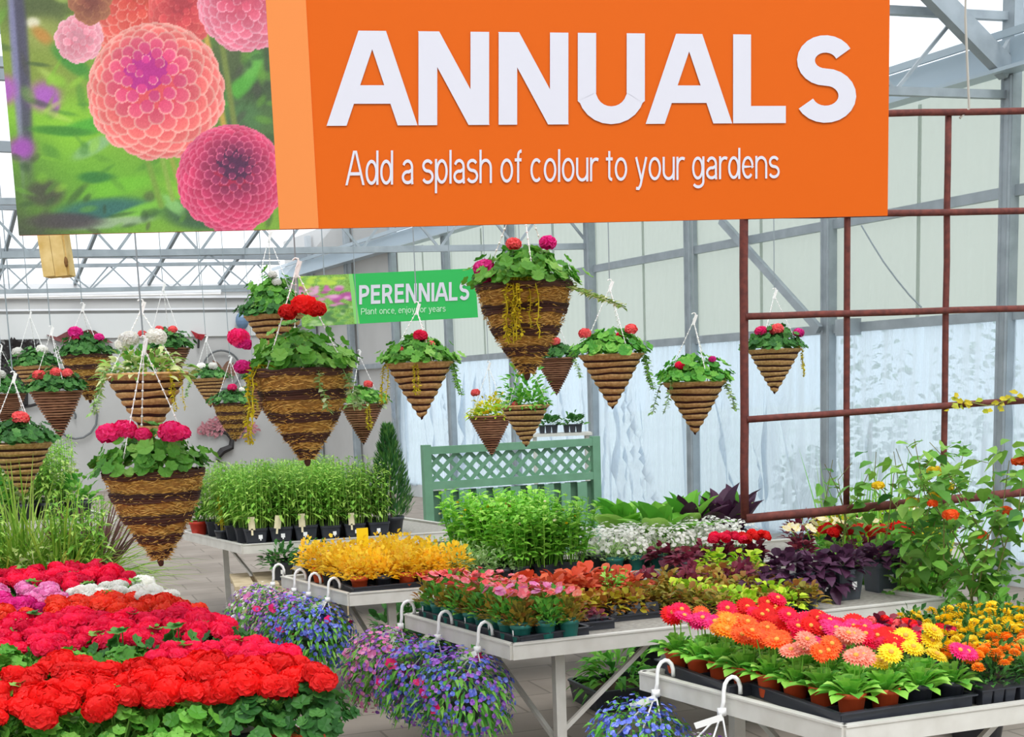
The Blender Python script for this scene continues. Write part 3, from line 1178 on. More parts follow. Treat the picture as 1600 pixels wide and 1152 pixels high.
# ------------------------------------------------------------------ benches
class Bench:
    """metal bench: near corner A, u along the front edge, v back along the left end"""
    def __init__(s, A, ua, va, lu, lv, h, label, name='bench', group=None, brace=True, rails=True):
        s.A = V((A.x, A.y, 0)); s.h = h
        s.u = V((cos(radians(ua)), sin(radians(ua)), 0)); s.v = V((cos(radians(va)), sin(radians(va)), 0))
        s.lu, s.lv = lu, lv
        s.ang = radians(ua)
        t = thing(name, label, 'bench', s.A, 0, group)
        s.root = t
        P = lambda a, b, z: s.u * a + s.v * b + V((0, 0, z))
        mb = MB()
        i = .015
        mb.add([P(i, i, h - .012), P(lu - i, i, h - .012), P(lu - i, lv - i, h - .012), P(i, lv - i, h - .012),
                P(i, i, h), P(lu - i, i, h), P(lu - i, lv - i, h), P(i, lv - i, h)], [(3, 2, 1, 0), (4, 5, 6, 7), (0, 1, 5, 4), (1, 2, 6, 5), (2, 3, 7, 6), (3, 0, 4, 7)])
        mb.build('bench_top', M_deck, t)
        for a, b in (((0, 0), (lu, 0)), ((0, 0), (0, lv)), ((lu, 0), (lu, lv)), ((0, lv), (lu, lv))):
            mb = MB()
            p, q = P(*a, h - .02), P(*b, h - .02)
            mb.bar(p, q, .024, .075)
            mb.bar(p + V((0, 0, .036)), q + V((0, 0, .036)), .034, .008)
            mb.build('rail', M_rail, t)
        li, lj = min(.32, lu * .2), min(.16, lv * .15)
        for a in (li, lu - li):
            for b in (lj, lv - lj):
                mb = MB()
                mb.bar(P(a, b, 0), P(a, b, h - .03), .05, .05, s.u)
                mb.build('leg', M_rail, t)
            if brace:
                mb = MB()
                mb.bar(P(a, lj, .15), P(a, lv - lj, h - .09), .022, .022)
                mb.bar(P(a, lj, h - .07), P(a, lv - lj, h - .07), .03, .04)
                mb.build('brace', M_rail, t)
        mb = MB()
        mb.bar(P(li, lj, .22), P(li + .5, lj, h - .07), .022, .022)
        mb.build('brace', M_rail, t)

    def at(s, a, b, z=0.0):
        return s.A + s.u * a + s.v * b + V((0, 0, s.h + z))

    def find(s, px, py):
        """bench coordinates of the point of the bench top seen at a pixel"""
        q = at_z(px, py, s.h) - s.A
        q.z = 0
        det = s.u.x * s.v.y - s.u.y * s.v.x
        return (q.x * s.v.y - q.y * s.v.x) / det, (s.u.x * q.y - s.u.y * q.x) / det


HB = .70
zt = HB + .02
def corner(px, py): return at_z(px, py, zt)
BR_ = Bench(corner(1319, 1133), 19.0, 121.2, 2.3, 1.14, HB, 'nearest metal bench, carrying the gerbera tray', group=None)
B2_ = Bench(corner(800, 1006), 20.4, 120.4, 2.42, 1.10, HB, 'middle metal bench with pots of impatiens and coleus')
B3_ = Bench(corner(545, 927), 16.0, 121.5, 4.3, 1.02, HB, 'metal bench behind the impatiens bench, edged with yellow bedding plants')
B4_ = Bench(corner(379, 851), 14.5, 121.2, 2.0, 1.55, HB, 'far metal bench under the tall green seedlings')
B5_ = Bench(at_z(190, 806, zt) - V((1.9, .5, 0)) , 14.5, 121, 1.9, 1.3, HB, 'far metal bench behind the ornamental grasses')
B6_ = Bench(at_z(552, 1186, zt), 197.0, 117.0, 2.6, 3.9, HB, 'low bench packed with flowering geraniums')

# ------------------------------------------------------------------ plant colours
G_ger = plantmat('geranium_leaf', ['3f7a26', '569a32', '72b244', '9acc64'])
G_dark = plantmat('dark_leaf', ['2c5f2a', '3a7332', '4c883c', '6aa352'])
G_mid = plantmat('mid_leaf', ['3f8a34', '5aa83c', '74b944', '8fcb58'])
G_lime = plantmat('lime_leaf', ['7fb52e', 'a6d02f', 'c6e03a', 'dbe94f'])
G_fresh = plantmat('fresh_leaf', ['58a636', '78c042', '94d252', 'b0de6c'])
G_grass = plantmat('grass_blade', ['5d8f33', '7fae3a', '9dc24a', 'b9cf6a'])
G_seed = plantmat('seedling_leaf', ['6aa63c', '88c04a', 'a4d25a', 'c0e070'])
G_varieg = plantmat('variegated_leaf', ['6f9a3f', 'a8c25f', 'd8dfa0', 'eef0cf'])
G_pale = plantmat('pale_green_leaf', ['7fae5c', '9cc474', 'bcd899', 'd4e4b8'])
G_jenny = plantmat('yellow_trailing_leaf', ['b9a91f', 'd6c52a', 'e6d93a', 'c2b71f'])
G_bronze = plantmat('bronze_leaf', ['6b6a2c', '8f8a35', 'b79a3a', '9a5c2c'])
G_cole = plantmat('yellow_bronze_coleus_leaf', ['a8a22f', 'c9bf35', 'a86a2a', '8a5a28'])
G_burg = plantmat('burgundy_leaf', ['6a1f35', '8a2f48', '5a1c34', 'a84a58'])
G_purp = plantmat('purple_leaf', ['46263f', '5b3350', '3a2038', '74496a'])
G_rust = plantmat('rust_coleus_leaf', ['c9472b', 'dd5a35', 'e8734a', 'a83a28'])
G_con = plantmat('conifer_spray', ['2f5f33', '3f7540', '55883f', '6f9c50'], trans=.15)
G_yel = plantmat('yellow_foliage', ['f4c022', 'fcd634', 'ffe452', 'eda81c'], .5, .45)
G_rud = plantmat('lime_green_leaf', ['68b038', '86cc44', 'a0dc54', 'bce86c'])
G_vine = plantmat('vine_leaf', ['5c9a3a', '79b647', '9ccb58', '3f7d3a'])
F_red = plantmat('red_petal', ['ee1a1a', 'f2221c', 'ea1418', 'f62a22'], .6, .35)
F_cer = plantmat('cerise_petal', ['f6164a', 'fa2460', 'f21244', 'fd3868'], .6, .45)
F_orr = plantmat('orange_red_petal', ['f83a20', 'f84a2a', 'f02c1c', 'fb5c38'], .5, .25)
F_mag = plantmat('magenta_petal', ['e8148c', 'f02a9c', 'd80f7c', 'f64aac'], .5, .25)
F_hot = plantmat('hot_pink_petal', ['f01470', 'f52a80', 'e40f5c', 'fb4a92'], .5, .25)
F_pink = plantmat('pink_petal', ['ee7fc0', 'f29acb', 'e56ab2', 'f7b4d8'], .5, .25)
F_cor = plantmat('coral_petal', ['f4585c', 'f76f6c', 'ee4650', 'fa8a82'], .5, .25)
F_white = plantmat('white_petal', ['f6f4ee', 'fbfaf6', 'f4f3ea', 'ffffff'], .5, .45)
F_cream = plantmat('cream_petal', ['f6edc0', 'f3e29a', 'faf3d8', 'f0dc88'], .5, .25)
F_yel = plantmat('yellow_petal', ['fbd312', 'ffe02a', 'f5c60c', 'ffe84a'], .5, .25)
F_ora = plantmat('orange_petal', ['fb8a12', 'ff9a1f', 'f4780c', 'ffae3a'], .5, .25)
F_orange = plantmat('bright_orange_petal', ['fb5a18', 'ff6a20', 'f4480f', 'ff7e38'], .5, .25)
F_salm = plantmat('salmon_petal', ['f5866a', 'f79a82', 'f2745c', 'fab4a0'], .5, .25)
F_blue = plantmat('blue_petal', ['5a6ed8', '7688e6', '4656ca', 'a2b0f4'], .5, .25)
F_viol = plantmat('violet_petal', ['a05ad0', 'b878dc', '8a48c0', 'cc9ae6'], .5, .25)
F_imp = plantmat('impatiens_petal', ['f06a78', 'f38a94', 'ea5468', 'f7b0b4'], .5, .25)
P_terra = mat('terracotta_plastic', 'd8562c', .55, col2='cf4e26', scale=8)
P_black = mat('black_plastic', '33363f', .4, spec=.5)
P_grey = mat('grey_pot_plastic', '4a5058', .45)
P_teal = mat('teal_plastic', '2f7d74', .4)
P_soil = mat('potting_soil', '3a2c22', .95, col2='4d3a2c', scale=60)
P_white = mat('white_plastic', 'f4f4f2', .4)
P_tag = mat('tag_card', 'fafafa', .5)
P_yellowcard = mat('yellow_card', 'fbd916', .5)

# ------------------------------------------------------------------ shared plant meshes
ME = {}


def me(key, fn):
    if key not in ME:
        ME[key] = fn()
    return ME[key]


def pot_round(r, h, m, name='pot'):
    def f():
        mb = MB()
        mb.lathe([(r * .72, 0), (r * .76, .004), (r * .96, h * .80), (r * 1.03, h * .80), (r * 1.05, h), (r * .95, h), (r * .92, h * .85)], 18)
        mb.m = 1
        mb.lathe([(0.0001, h * .86), (r * .93, h * .86)], 14)
        return mb.mesh(name, [m, P_soil], True)
    return me(('pot', r, h, m.name), f)


def pot_square(w, h, m):
    def f():
        mb = MB()
        mb.sqr([(w * .8, 0), (w * .98, h * .85), (w * 1.04, h * .86), (w * 1.05, h), (w * .95, h), (w * .93, h * .85)])
        mb.m = 1
        mb.sqr([(w * .93, h * .86), (.001, h * .861)])
        return mb.mesh('pot', [m, P_soil])
    return me(('sq', w, h, m.name), f)


def tray_mesh(lx, ly, h=.045, holes=None, m=None):
    """shallow carrying tray with a rolled rim and cross ribs"""
    def f():
        mb = MB()
        t_ = .006
        mb.box((0, 0, t_ / 2), (lx, ly, t_))
        for sx in (-1, 1):
            mb.box((sx * lx / 2, 0, h / 2), (t_, ly, h)); mb.box((0, sx * ly / 2, h / 2), (lx, t_, h))
            mb.box((sx * (lx / 2 + .006), 0, h), (.02, ly + .03, .006)); mb.box((0, sx * (ly / 2 + .006), h), (lx + .03, .02, .006))
        if holes:
            nx, ny = holes
            for i in range(1, nx):
                mb.box((-lx / 2 + lx * i / nx, 0, h * .4), (.008, ly, h * .8))
            for j in range(1, ny):
                mb.box((0, -ly / 2 + ly * j / ny, h * .4), (lx, .008, h * .8))
        return mb.mesh('tray', [m or P_black])
    return me(('tray', lx, ly, h, holes, (m or P_black).name), f)


def fol_geranium(v, n=46, R=.12, H=.15, lr=.036, key='ger'):
    # rounded leaves facing up and out
    def f():
        mb = MB()
        for i in range(n):
            a = rnd.uniform(0, 2 * pi)
            q = sqrt(rnd.random())
            r = R * q
            z = H * (1 - .75 * q * q) * rnd.uniform(.5, 1.0)
            p = V((cos(a) * r, sin(a) * r, z))
            nn = V((cos(a) * (.25 + .8 * q), sin(a) * (.25 + .8 * q), .9)) + rv(.42)
            if i % 6 == 0:
                p = V((p.x * 1.2, p.y * 1.2, p.z * 1.22))
            s_ = lr * rnd.uniform(.65, 1.15)
            mb.rleaf(p, nn, s_, .25, 13, .07, rnd.random() * 6)
            if i % 3 == 0:
                b = V((p.x * .2, p.y * .2, 0))
                d = p - b
                mb.add([b + V((.003, 0, 0)), b - V((.003, 0, 0)), p - V((.002, 0, 0)), p + V((.002, 0, 0))], [(0, 1, 2, 3)])
        return mb.mesh('foliage', G_ger)
    return me((key, v, n, R, H, lr), f)


def bloom_ball(v, R=.05, n=34, flat=.8):
    n = int(n * 1.9)
    """geranium truss: a rounded head of many small open flowers on a stalk"""
    def f():
        mb = MB()
        for i in range(n):
            z = 1 - 1.55 * (i + .5) / n
            a = i * 2.39996 + v
            q = sqrt(max(0, 1 - z * z))
            d = V((cos(a) * q, sin(a) * q, z))
            p = V((d.x * R * .78, d.y * R * .78, d.z * R * .78 * flat))
            mb.floret(p, d + rv(.3), R * .36, 5, .15)
        return mb.mesh('bloom', F_red)
    return me(('ball', v, R, n, flat), f)


def fol_bush(key, n, R, H, L, Wd, shape='ovate', z0=.02, up=.5, m=G_mid, seg=3, droop=.35, fold=.12, shell=.45, cone=0.0, lob=0, low=-.15):
    """leafy mound: n leaves set through a rounded crown, pointing out and up"""
    def f():
        mb = MB()
        for i in range(n):
            d = rdir(low, 1)
            k = (shell + (1 - shell) * rnd.random())
            q = 1 - cone * max(0, d.z)
            p = V((d.x * R * k * q, d.y * R * k * q, z0 + (d.z * k if low < -.2 else max(0, d.z * k)) * H + rnd.uniform(0, .15) * H))
            dd = V((d.x, d.y, up + d.z * .6)) + rv(.45)
            s_ = rnd.uniform(.7, 1.15)
            mb.leaf(p, dd, V((0, 0, 1)) + rv(.5), L * s_, Wd * s_, droop, fold, shape, seg, lob)
        return mb.mesh('foliage', m)
    return me(key, f)


def fol_rosette(key, n, L, Wd, m, tilt=(.3, 1.3), shape='spoon', lob=0, z0=.0, droop=.5, seg=5):
    def f():
        mb = MB()
        for i in range(n):
            a = i * 2.39996 + rnd.uniform(-.3, .3)
            e = tilt[0] + (tilt[1] - tilt[0]) * (1 - (i + .5) / n) + rnd.uniform(-.1, .1)
            d = V((cos(a) * cos(e), sin(a) * cos(e), sin(e)))
            s_ = rnd.uniform(.75, 1.1)
            mb.leaf(V((cos(a) * .01, sin(a) * .01, z0)), d, V((-cos(a) * sin(e), -sin(a) * sin(e), cos(e))), L * s_, Wd * s_, droop, .22, shape, seg, lob)
        return mb.mesh('foliage', m)
    return me(key, f)


def fol_stems(key, ns, H, R, L, Wd, m, per=9, shape='lance', lean=.25, spread=.6, droop=.4):
    """upright leafy stems"""
    def f():
        mb = MB()
        for i in range(ns):
            a = rnd.uniform(0, 2 * pi); r = R * sqrt(rnd.random())
            b = V((cos(a) * r * spread, sin(a) * r * spread, 0))
            h = H * rnd.uniform(.75, 1.05)
            top = V((cos(a) * r * (1 + lean), sin(a) * r * (1 + lean), h)) + rv(.02)
            mb.tube([b, b.lerp(top, .5) + rv(.008), top], [.0028, .0024, .0015], 4, False)
            for k in range(per):
                t_ = .2 + .8 * (k + rnd.random() * .6) / per
                p = b.lerp(top, min(1, t_))
                az = k * 2.4 + a
                d = V((cos(az), sin(az), .35 + .5 * t_)) + rv(.2)
                s_ = (1.1 - .45 * t_) * rnd.uniform(.75, 1.15)
                mb.leaf(p, d, V((0, 0, 1)) + rv(.3), L * s_, Wd * s_, droop, .12, shape, 3)
        return mb.mesh('foliage', m)
    return me(key, f)


def fol_grass(key, n, L, Wd, m, spread=.08, lean=.7, droop=.9):
    def f():
        mb = MB()
        for i in range(n):
            a = rnd.uniform(0, 2 * pi)
            r = spread * sqrt(rnd.random())
            b = V((cos(a) * r, sin(a) * r, 0))
            az = a + rnd.uniform(-.6, .6)
            e = rnd.uniform(1.5 - lean, 1.5)
            d = V((cos(az) * cos(e), sin(az) * cos(e), sin(e)))
            mb.leaf(b, d, V((-d.x, -d.y, 1)), L * rnd.uniform(.55, 1.1), Wd, droop * rnd.uniform(.2, 1.0), .3, 'blade', 6)
        return mb.mesh('foliage', m)
    return me(key, f)


def gerbera_head(v):
    def f():
        mb = MB()
        R = .044
        for ring, (n, rr, z, cup) in enumerate(((22, R, 0, .03), (20, R * .82, .003, .08), (14, R * .5, .005, .16))):
            for j in range(n):
                a = 2 * pi * (j + ring * .5) / n + rnd.uniform(-.05, .05)
                d = V((cos(a), sin(a), 0)); e = V((-sin(a), cos(a), 0))
                w = rr * .17
                p0 = d * (R * .14) + V((0, 0, z))
                mb.add([p0, d * rr * .65 + e * w + V((0, 0, z + cup * rr * .5)), d * rr + V((0, 0, z + cup * rr * (.6 if ring else .2) - (.004 if not ring else 0))), d * rr * .65 - e * w + V((0, 0, z + cup * rr * .5))], [(0, 3, 2, 1)])
        mb.m = 1
        mb.lathe([(.009, .004), (.008, .008), (.005, .0105), (.0001, .011)], 10)
        return mb.mesh('bloom', [F_red, mat('gerbera_eye', ('dca040', 'b06a26', 'ecd080')[v], .7)])
    return me(('gerbera', v), f)


def stalk(h):
    def f():
        mb = MB()
        mb.tube([(0, 0, 0), (.004, .002, h * .5), (0, 0, h)], [.0028, .0024, .0022], 5)
        return mb.mesh('flower_stalk', G_fresh)
    return me(('stalk', h), f)


def pom_head(v, R=.028, layers=4, flat=.75):
    """marigold, dahlia or zinnia head: ruffled layers of petals"""
    def f():
        mb = MB()
        for L_ in range(layers):
            fr_ = 1 - L_ / layers
            n = int(7 + 9 * fr_)
            e = (1 - fr_) * 1.25
            for j in range(n):
                a = 2 * pi * (j + .5 * L_) / n + rnd.uniform(-.15, .15)
                d = V((cos(a) * cos(e), sin(a) * cos(e), sin(e) * flat)); t_ = V((-sin(a), cos(a), 0))
                rr = R * (.75 + .25 * fr_) * rnd.uniform(.9, 1.1)
                w = rr * 1.9 / n * 1.4
                b = V((0, 0, R * .1 * L_ * flat))
                mb.add([b + d * rr * .2, b + d * rr * .8 + t_ * w + V((0, 0, .002)), b + d * rr + V((0, 0, -.002)), b + d * rr * .8 - t_ * w + V((0, 0, .002))], [(0, 3, 2, 1)])
        return mb.mesh('bloom', F_yel)
    return me(('pom', v, R, layers, flat), f)


def spray(key, n, R, H, fr, m, z0=0.0, low=-.2, petals=5, up=.6, shell=.9):
    """a mass of tiny open flowers over the outside of a mound"""
    def f():
        mb = MB()
        for i in range(n):
            d = rdir(low, 1)
            k = shell + (1.06 - shell) * rnd.random()
            p = V((d.x * R * k, d.y * R * k, z0 + d.z * H * k))
            mb.floret(p, d + V((0, 0, up * .5)) + rv(.3), fr * rnd.uniform(.75, 1.2), petals, .15)
        return mb.mesh('blossoms', m)
    return me(key, f)


def card(w, h, m, name='label_tag'):
    def f():
        mb = MB()
        mb.box((0, 0, h / 2), (w, .0015, h))
        mb.box((0, 0, -h * .15), (w * .3, .0015, h * .5))
        return mb.mesh(name, [m])
    return me(('card', w, h, m.name), f)
# ------------------------------------------------------------------ building one potted plant
def potted(name, label, cat, pos, group, pot, ph, fol, fz=None, fm=None, blooms=(), sc_=1.0, rz=None, extra=(), bname='bloom'):
    """root at the foot of the pot; pot and foliage share meshes with their kin; every flower head is a part"""
    t = thing(name, label, cat, pos, rnd.uniform(0, 6.28) if rz is None else rz, group, sc_)
    if pot is not None:
        part('pot', pot, t)
    if fol is not None:
        part('foliage', fol, t, fm, (0, 0, ph * .84 if fz is None else fz))
    for b in blooms:
        part(b[5] if len(b) > 5 else bname, b[0], t, b[1], b[2], b[3] if len(b) > 3 else None, b[4] if len(b) > 4 else None)
    for e_ in extra:
        part(e_[0], e_[1], t, None, e_[2], e_[3] if len(e_) > 3 else None)
    return t


def heads(n, R, z0, H, mesh_fn, mats, smin=.8, smax=1.15, tilt=.5, spread=1.0):
    """n flower heads scattered over a crown"""
    out = []
    for i in range(n):
        a = i * 2.39996 + rnd.uniform(-.4, .4)
        q = sqrt((i + .4) / n) * spread
        x, y = cos(a) * R * q, sin(a) * R * q
        z = z0 + H * (1 - .5 * q * q) * rnd.uniform(.85, 1.1)
        out.append((mesh_fn(), mats[i % len(mats)] if isinstance(mats, (list, tuple)) else mats, (x, y, z), (rnd.uniform(-tilt, tilt), rnd.uniform(-tilt, tilt), rnd.uniform(0, 6.28)), rnd.uniform(smin, smax)))
    return out


def nth(i):
    return ORD[i] if i < len(ORD) else '%dth' % (i + 1)


# ------------------------------------------------------------------ geranium bench
print('geraniums')
gpot = pot_round(.062, .105, P_terra)
gpotb = pot_round(.062, .105, P_black)
for j in range(17):
    for i in range(10):
        u = .10 + .205 * i + (.05 if j % 2 else 0)
        v = .10 + .222 * j
        p = B6_.at(u, v)
        x, y = pix(p + V((0, 0, .30)))
        if x < -70 or y > 1260:
            continue
        nb = 5 if rnd.random() < .8 else 3
        if y > 1018:
            col, cm = 'scarlet', F_red
        elif y > 953:
            col, cm = 'cerise', F_cer
        elif y > 930:
            col, cm = 'orange red', F_orr
            if x < 40 and y < 942: col, cm = 'magenta', F_mag
        elif y > 908:
            col, cm = 'white', F_white
            if x < 75: col, cm = 'pink', F_pink
        else:
            col, cm = 'crimson', F_cer
        gap = j == 4 or (j == 3 and i > 1 and i % 2 == 0)
        if gap: nb = 1 if i % 3 == 0 else 0
        if j in (12, 13): nb = 2
        if y > 1110 and x > 280: nb = 1 if i else 0
        bl = heads(nb, .105, .235, .055, lambda: bloom_ball(rnd.randrange(4), .054, 34, .62), cm, .75, 1.2, .4)
        t = potted('geranium', '%s geranium, %s from the aisle in the %s row of the geranium bench' % (col, nth(i), nth(j)), 'geranium',
                   p, 'geraniums massed on the low bench', gpot if rnd.random() < .7 else gpotb, .105,
                   fol_geranium(rnd.randrange(4), 95, .14, .19, .03), .09, rnd.choice((None, None, G_dark)), bl, 1.13 if gap else 1.0)

# ------------------------------------------------------------------ gerbera tray on the nearest bench
print('gerberas')
tm = tray_mesh(.56, .56, .05, (4, 4))
for k_ in (0, 1):
    t = part('plant_tray', tm, None)
    t.location = BR_.at(.345, .335 + .575 * k_)
    t.rotation_euler = (0, 0, BR_.ang + radians(3))
    tag(t, 'black plastic carrying tray under the %s of the gerberas' % ('front half' if k_ == 0 else 'back half'), 'tray', 'gerbera trays')
tp = pot_round(.052, .095, P_terra); tb = pot_round(.052, .095, P_black)
GC = {'orange': F_orange, 'red': F_red, 'pink': F_salm, 'yellow': F_ora, 'magenta': F_hot, 'golden': F_yel}
gcol = [['pink', 'golden', 'golden', 'magenta'], ['orange', 'pink', 'red', 'golden'], ['pink', 'magenta', 'red', 'red'], ['orange', 'red', 'magenta', 'magenta'],
        ['orange', 'orange', 'red', 'red'], ['yellow', 'red', 'red', 'red'], ['magenta', 'orange', 'red', 'red'], ['red', 'orange', 'red', 'red']]
for j in range(8):
    for i in range(4):
        p = BR_.at(.13 + .138 * i, .12 + .138 * j, .007)
        c = gcol[j][i]
        bl = []
        for k_ in range(4 if j > 1 else (3 if j else 2)):
            a = rnd.uniform(0, 6.28); r = rnd.uniform(.015, .075)
            h = rnd.uniform(.20, .26) - (.03 if j == 0 else 0)
            x, y = cos(a) * r, sin(a) * r
            tl = (.62 + rnd.uniform(-.3, .3), rnd.uniform(-.3, .3), 0)
            bl.append((gerbera_head(rnd.randrange(3)), GC[c] if k_ < 2 or c != 'red' else F_cer, (x, y, h), tl, rnd.uniform(1.0, 1.2)))
            bl.append((stalk(.2), G_fresh, (x * .3, y * .3, h - .2), (-y * 2.5, x * 2.5, 0), None, 'flower_stalk'))
        t = potted('gerbera', '%s gerbera, %s from the left in the %s row of the gerbera trays' % (c, nth(i), nth(j)), 'gerbera', p, 'gerberas on the nearest bench',
                   tb if (i + j * 3) % 5 in (2,) and j == 0 or (i and (i + j) % 3 == 0) else tp, .095, fol_rosette(('gl', (i + j) % 4), 38, .15, .080, G_fresh, (.45, 1.42), 'spoon', .12, 0, .42, 6), .07, None, bl, rnd.uniform(.93, 1.05), BR_.ang)


# ------------------------------------------------------------------ packs of bedding plants
def pack_mesh(n=3, m=2, w=.045, h=.055, mm=None):
    def f():
        mb = MB()
        for i in range(n):
            for j in range(m):
                mb.sqr([(w * .36, 0), (w * .48, h)], ((i - (n - 1) / 2) * w, (j - (m - 1) / 2) * w, 0))
        mb.box((0, 0, h), (n * w + .012, m * w + .012, .004))
        return mb.mesh('cell_pack', [mm or P_black])
    return me(('pack', n, m, w, h, (mm or P_black).name), f)


def pack(name, label, cat, pos, group, fol, blooms, rz, sc_=1.0, fz=.045, fm=None, extra=()):
    t = thing(name, label, cat, pos, rz, group, sc_)
    part('cell_pack', pack_mesh(), t)
    if fol is not None:
        part('foliage', fol, t, fm, (0, 0, fz))
    for b in blooms:
        part('bloom', b[0], t, b[1], b[2], b[3], b[4])
    for e_ in extra:
        part(e_[0], e_[1], t, None, e_[2])
    return t


fol_mar = [fol_bush(('mar', k_), 90, .085, .10, .045, .016, 'lance', .01, .7, G_dark, 2) for k_ in range(3)]
fol_beg = [fol_bush(('beg', k_), 46, .075, .085, .045, .036, 'ovate', .01, .5, G_burg, 3) for k_ in range(3)]
fol_begg = [fol_bush(('begg', k_), 46, .075, .085, .045, .036, 'ovate', .01, .5, G_mid, 3) for k_ in range(3)]
rows_m = ['front', 'second', 'third', 'fourth', 'fifth', 'back']
for i in range(6):
    for j in range(4):
        u, v = .70 + .165 * i, .10 + .14 * j
        x, y = pix(BR_.at(u, v, .1))
        if x > 1680:
            continue
        if j == 0 and i < 2:
            col, m_, nb = ('orange', F_ora, 5)
        elif i >= 2 and j < 2:
            col, m_, nb = ('lime flowered', plantmat('lime_petal', ['c8d860', 'dbe68a', 'b4c84a']), 7)
        elif j < 2 or (i > 1 and j == 2):
            col, m_, nb = ('orange', F_ora, 9)
        else:
            col, m_, nb = ('yellow', F_yel, 7)
        pack('marigold_pack', 'pack of %s bedding plants, %s from the gerberas in the %s row' % (col + (' marigold' if 'lime' not in col else ''), nth(i), rows_m[j]), 'bedding pack',
             BR_.at(u, v), 'bedding packs right of the gerberas', fol_mar[(i + j) % 3],
             heads(nb, .085, .10, .055, lambda: pom_head(rnd.randrange(3)), m_, .75, 1.1, .4), BR_.ang, 1.12, fm=G_fresh if 'lime' in col else None)
for i in range(7):
    for j in range(3):
        u, v = .72 + .16 * i, .72 + .15 * j
        x, y = pix(BR_.at(u, v, .1))
        if x > 1660:
            continue
        red = i < 3
        pack('begonia_pack' if red else 'marigold_pack', ('pack of red begonias with bronze leaves' if red else 'pack of bright yellow marigolds') + ', %s along from the gerberas, %s row back' % (nth(i), ['near', 'middle', 'far'][j]), 'bedding pack',
             BR_.at(u, v), 'bedding packs at the back of the nearest bench', fol_beg[(i + j) % 3] if red else fol_mar[(i + j) % 3],
             heads(9 if red else 5, .08, .08, .06, lambda: (bloom_ball(rnd.randrange(3), .024, 14, .7) if red else pom_head(rnd.randrange(3))), [F_red, F_cor, F_cer] if red else F_yel, .8, 1.15, .4), BR_.ang, 1.15)

# ------------------------------------------------------------------ impatiens along the left end of the middle bench
print('impatiens')
t = part('plant_tray', tray_mesh(.38, 1.04, .045, (3, 9)), None)
t.location = B2_.at(.245, .57); t.rotation_euler = (0, 0, B2_.ang + radians(10))
tag(t, 'long black tray under the impatiens in teal pots', 'tray')
ip = pot_round(.05, .088, P_teal)
fol_imp = [fol_bush(('imp', k_), 110, .08, .13, .06, .024, 'lance', .0, .8, G_mid, 3) for k_ in range(3)]
fol_impb = [fol_bush(('impb', k_), 110, .08, .13, .06, .024, 'lance', .0, .8, G_bronze, 3) for k_ in range(2)]
def _imp():
    mb = MB()
    mb.floret(V((0, 0, 0)), V((0, 0, 1)), .026, 5, .15, 0)
    mb.floret(V((.012, .008, .008)), V((.3, .2, 1)), .018, 5, .2, .6)
    return mb.mesh('bloom', F_imp)


for j in range(9):
    for i in range(3):
        u, v = .085 + .122 * i, .07 + .116 * j
        bl = heads(4 if j < 3 else 2, .07, .185, .05, lambda: me(('impf', 0), _imp), [F_imp, F_pink, F_salm, F_cor] if j < 3 else [F_imp, F_cor], .9, 1.3, .7)
        t = potted('impatiens', '%s impatiens in teal pot, %s in from the rail, %s back from the corner' % ('pink' if j < 3 else 'coral', nth(i), nth(j)), 'impatiens', B2_.at(u, v, .006),
                   'impatiens in teal pots', ip, .088, (fol_impb[j % 2] if (i + j) % 2 == 0 else fol_imp[(i + j) % 3]), .07, None, bl, 1.0, B2_.ang + rnd.uniform(-.2, .2))
        if i == 0 and j % 2 == 0:
            part('price_dot', card(.02, .02, P_tag), t, None, (-.049, -.012, .045), (0, 0, radians(75)))

# ------------------------------------------------------------------ coleus bed and mixed pots on the middle bench
print('coleus')
cell = pot_square(.04, .06, P_black)


def fol_coleus(key, m, n=26, R=.055, H=.085, L=.055, W_=.034, up=.3):
    return fol_bush(key, n, R, H, L, W_, 'ovate', -.01, up, m, 3, .4, .1, .5)


cfol = {}
for nm, m_ in (('yellow and bronze', G_cole), ('bronze', G_bronze), ('lime', G_lime), ('rust red', G_rust), ('burgundy', G_burg)):
    cfol[nm] = [fol_coleus((nm, k_), m_, 84 if nm != 'rust red' else 70, .09, .10, .055 if nm != 'rust red' else .10, .034 if nm != 'rust red' else .045, .3 if nm != 'rust red' else 0) for k_ in range(2)]
for i in range(10):
    for j in range(5):
        u, v = .52 + .128 * i, .10 + .125 * j
        if i < 5 and j < 3:
            continue
        col = 'yellow and bronze' if i < 4 else ('lime' if i in (6, 8) and (j == 0 or i == 6) else 'bronze')
        if i == 8 and j == 1: col = 'lime'
        potted('coleus', '%s coleus, %s from the impatiens in row %s of the coleus bed' % (col, nth(i), ['one', 'two', 'three', 'four', 'five'][j]), 'coleus', B2_.at(u, v), 'coleus pots on the middle bench',
               cell, .06, cfol[col][(i + j) % 2], .045, None, (), rnd.uniform(.95, 1.15))
for i in range(5):
    for j in range(3):
        u, v = .50 + .15 * i, .72 + .135 * j
        potted('coleus', 'rust red coleus, %s from the impatiens in the %s row of the rust red block' % (nth(i), ['front', 'middle', 'back'][j]), 'coleus', B2_.at(u, v), 'rust red coleus block',
               pot_round(.045, .08, P_black), .08, cfol['rust red'][(i + j) % 2], .06, None, (), rnd.uniform(1.05, 1.25))
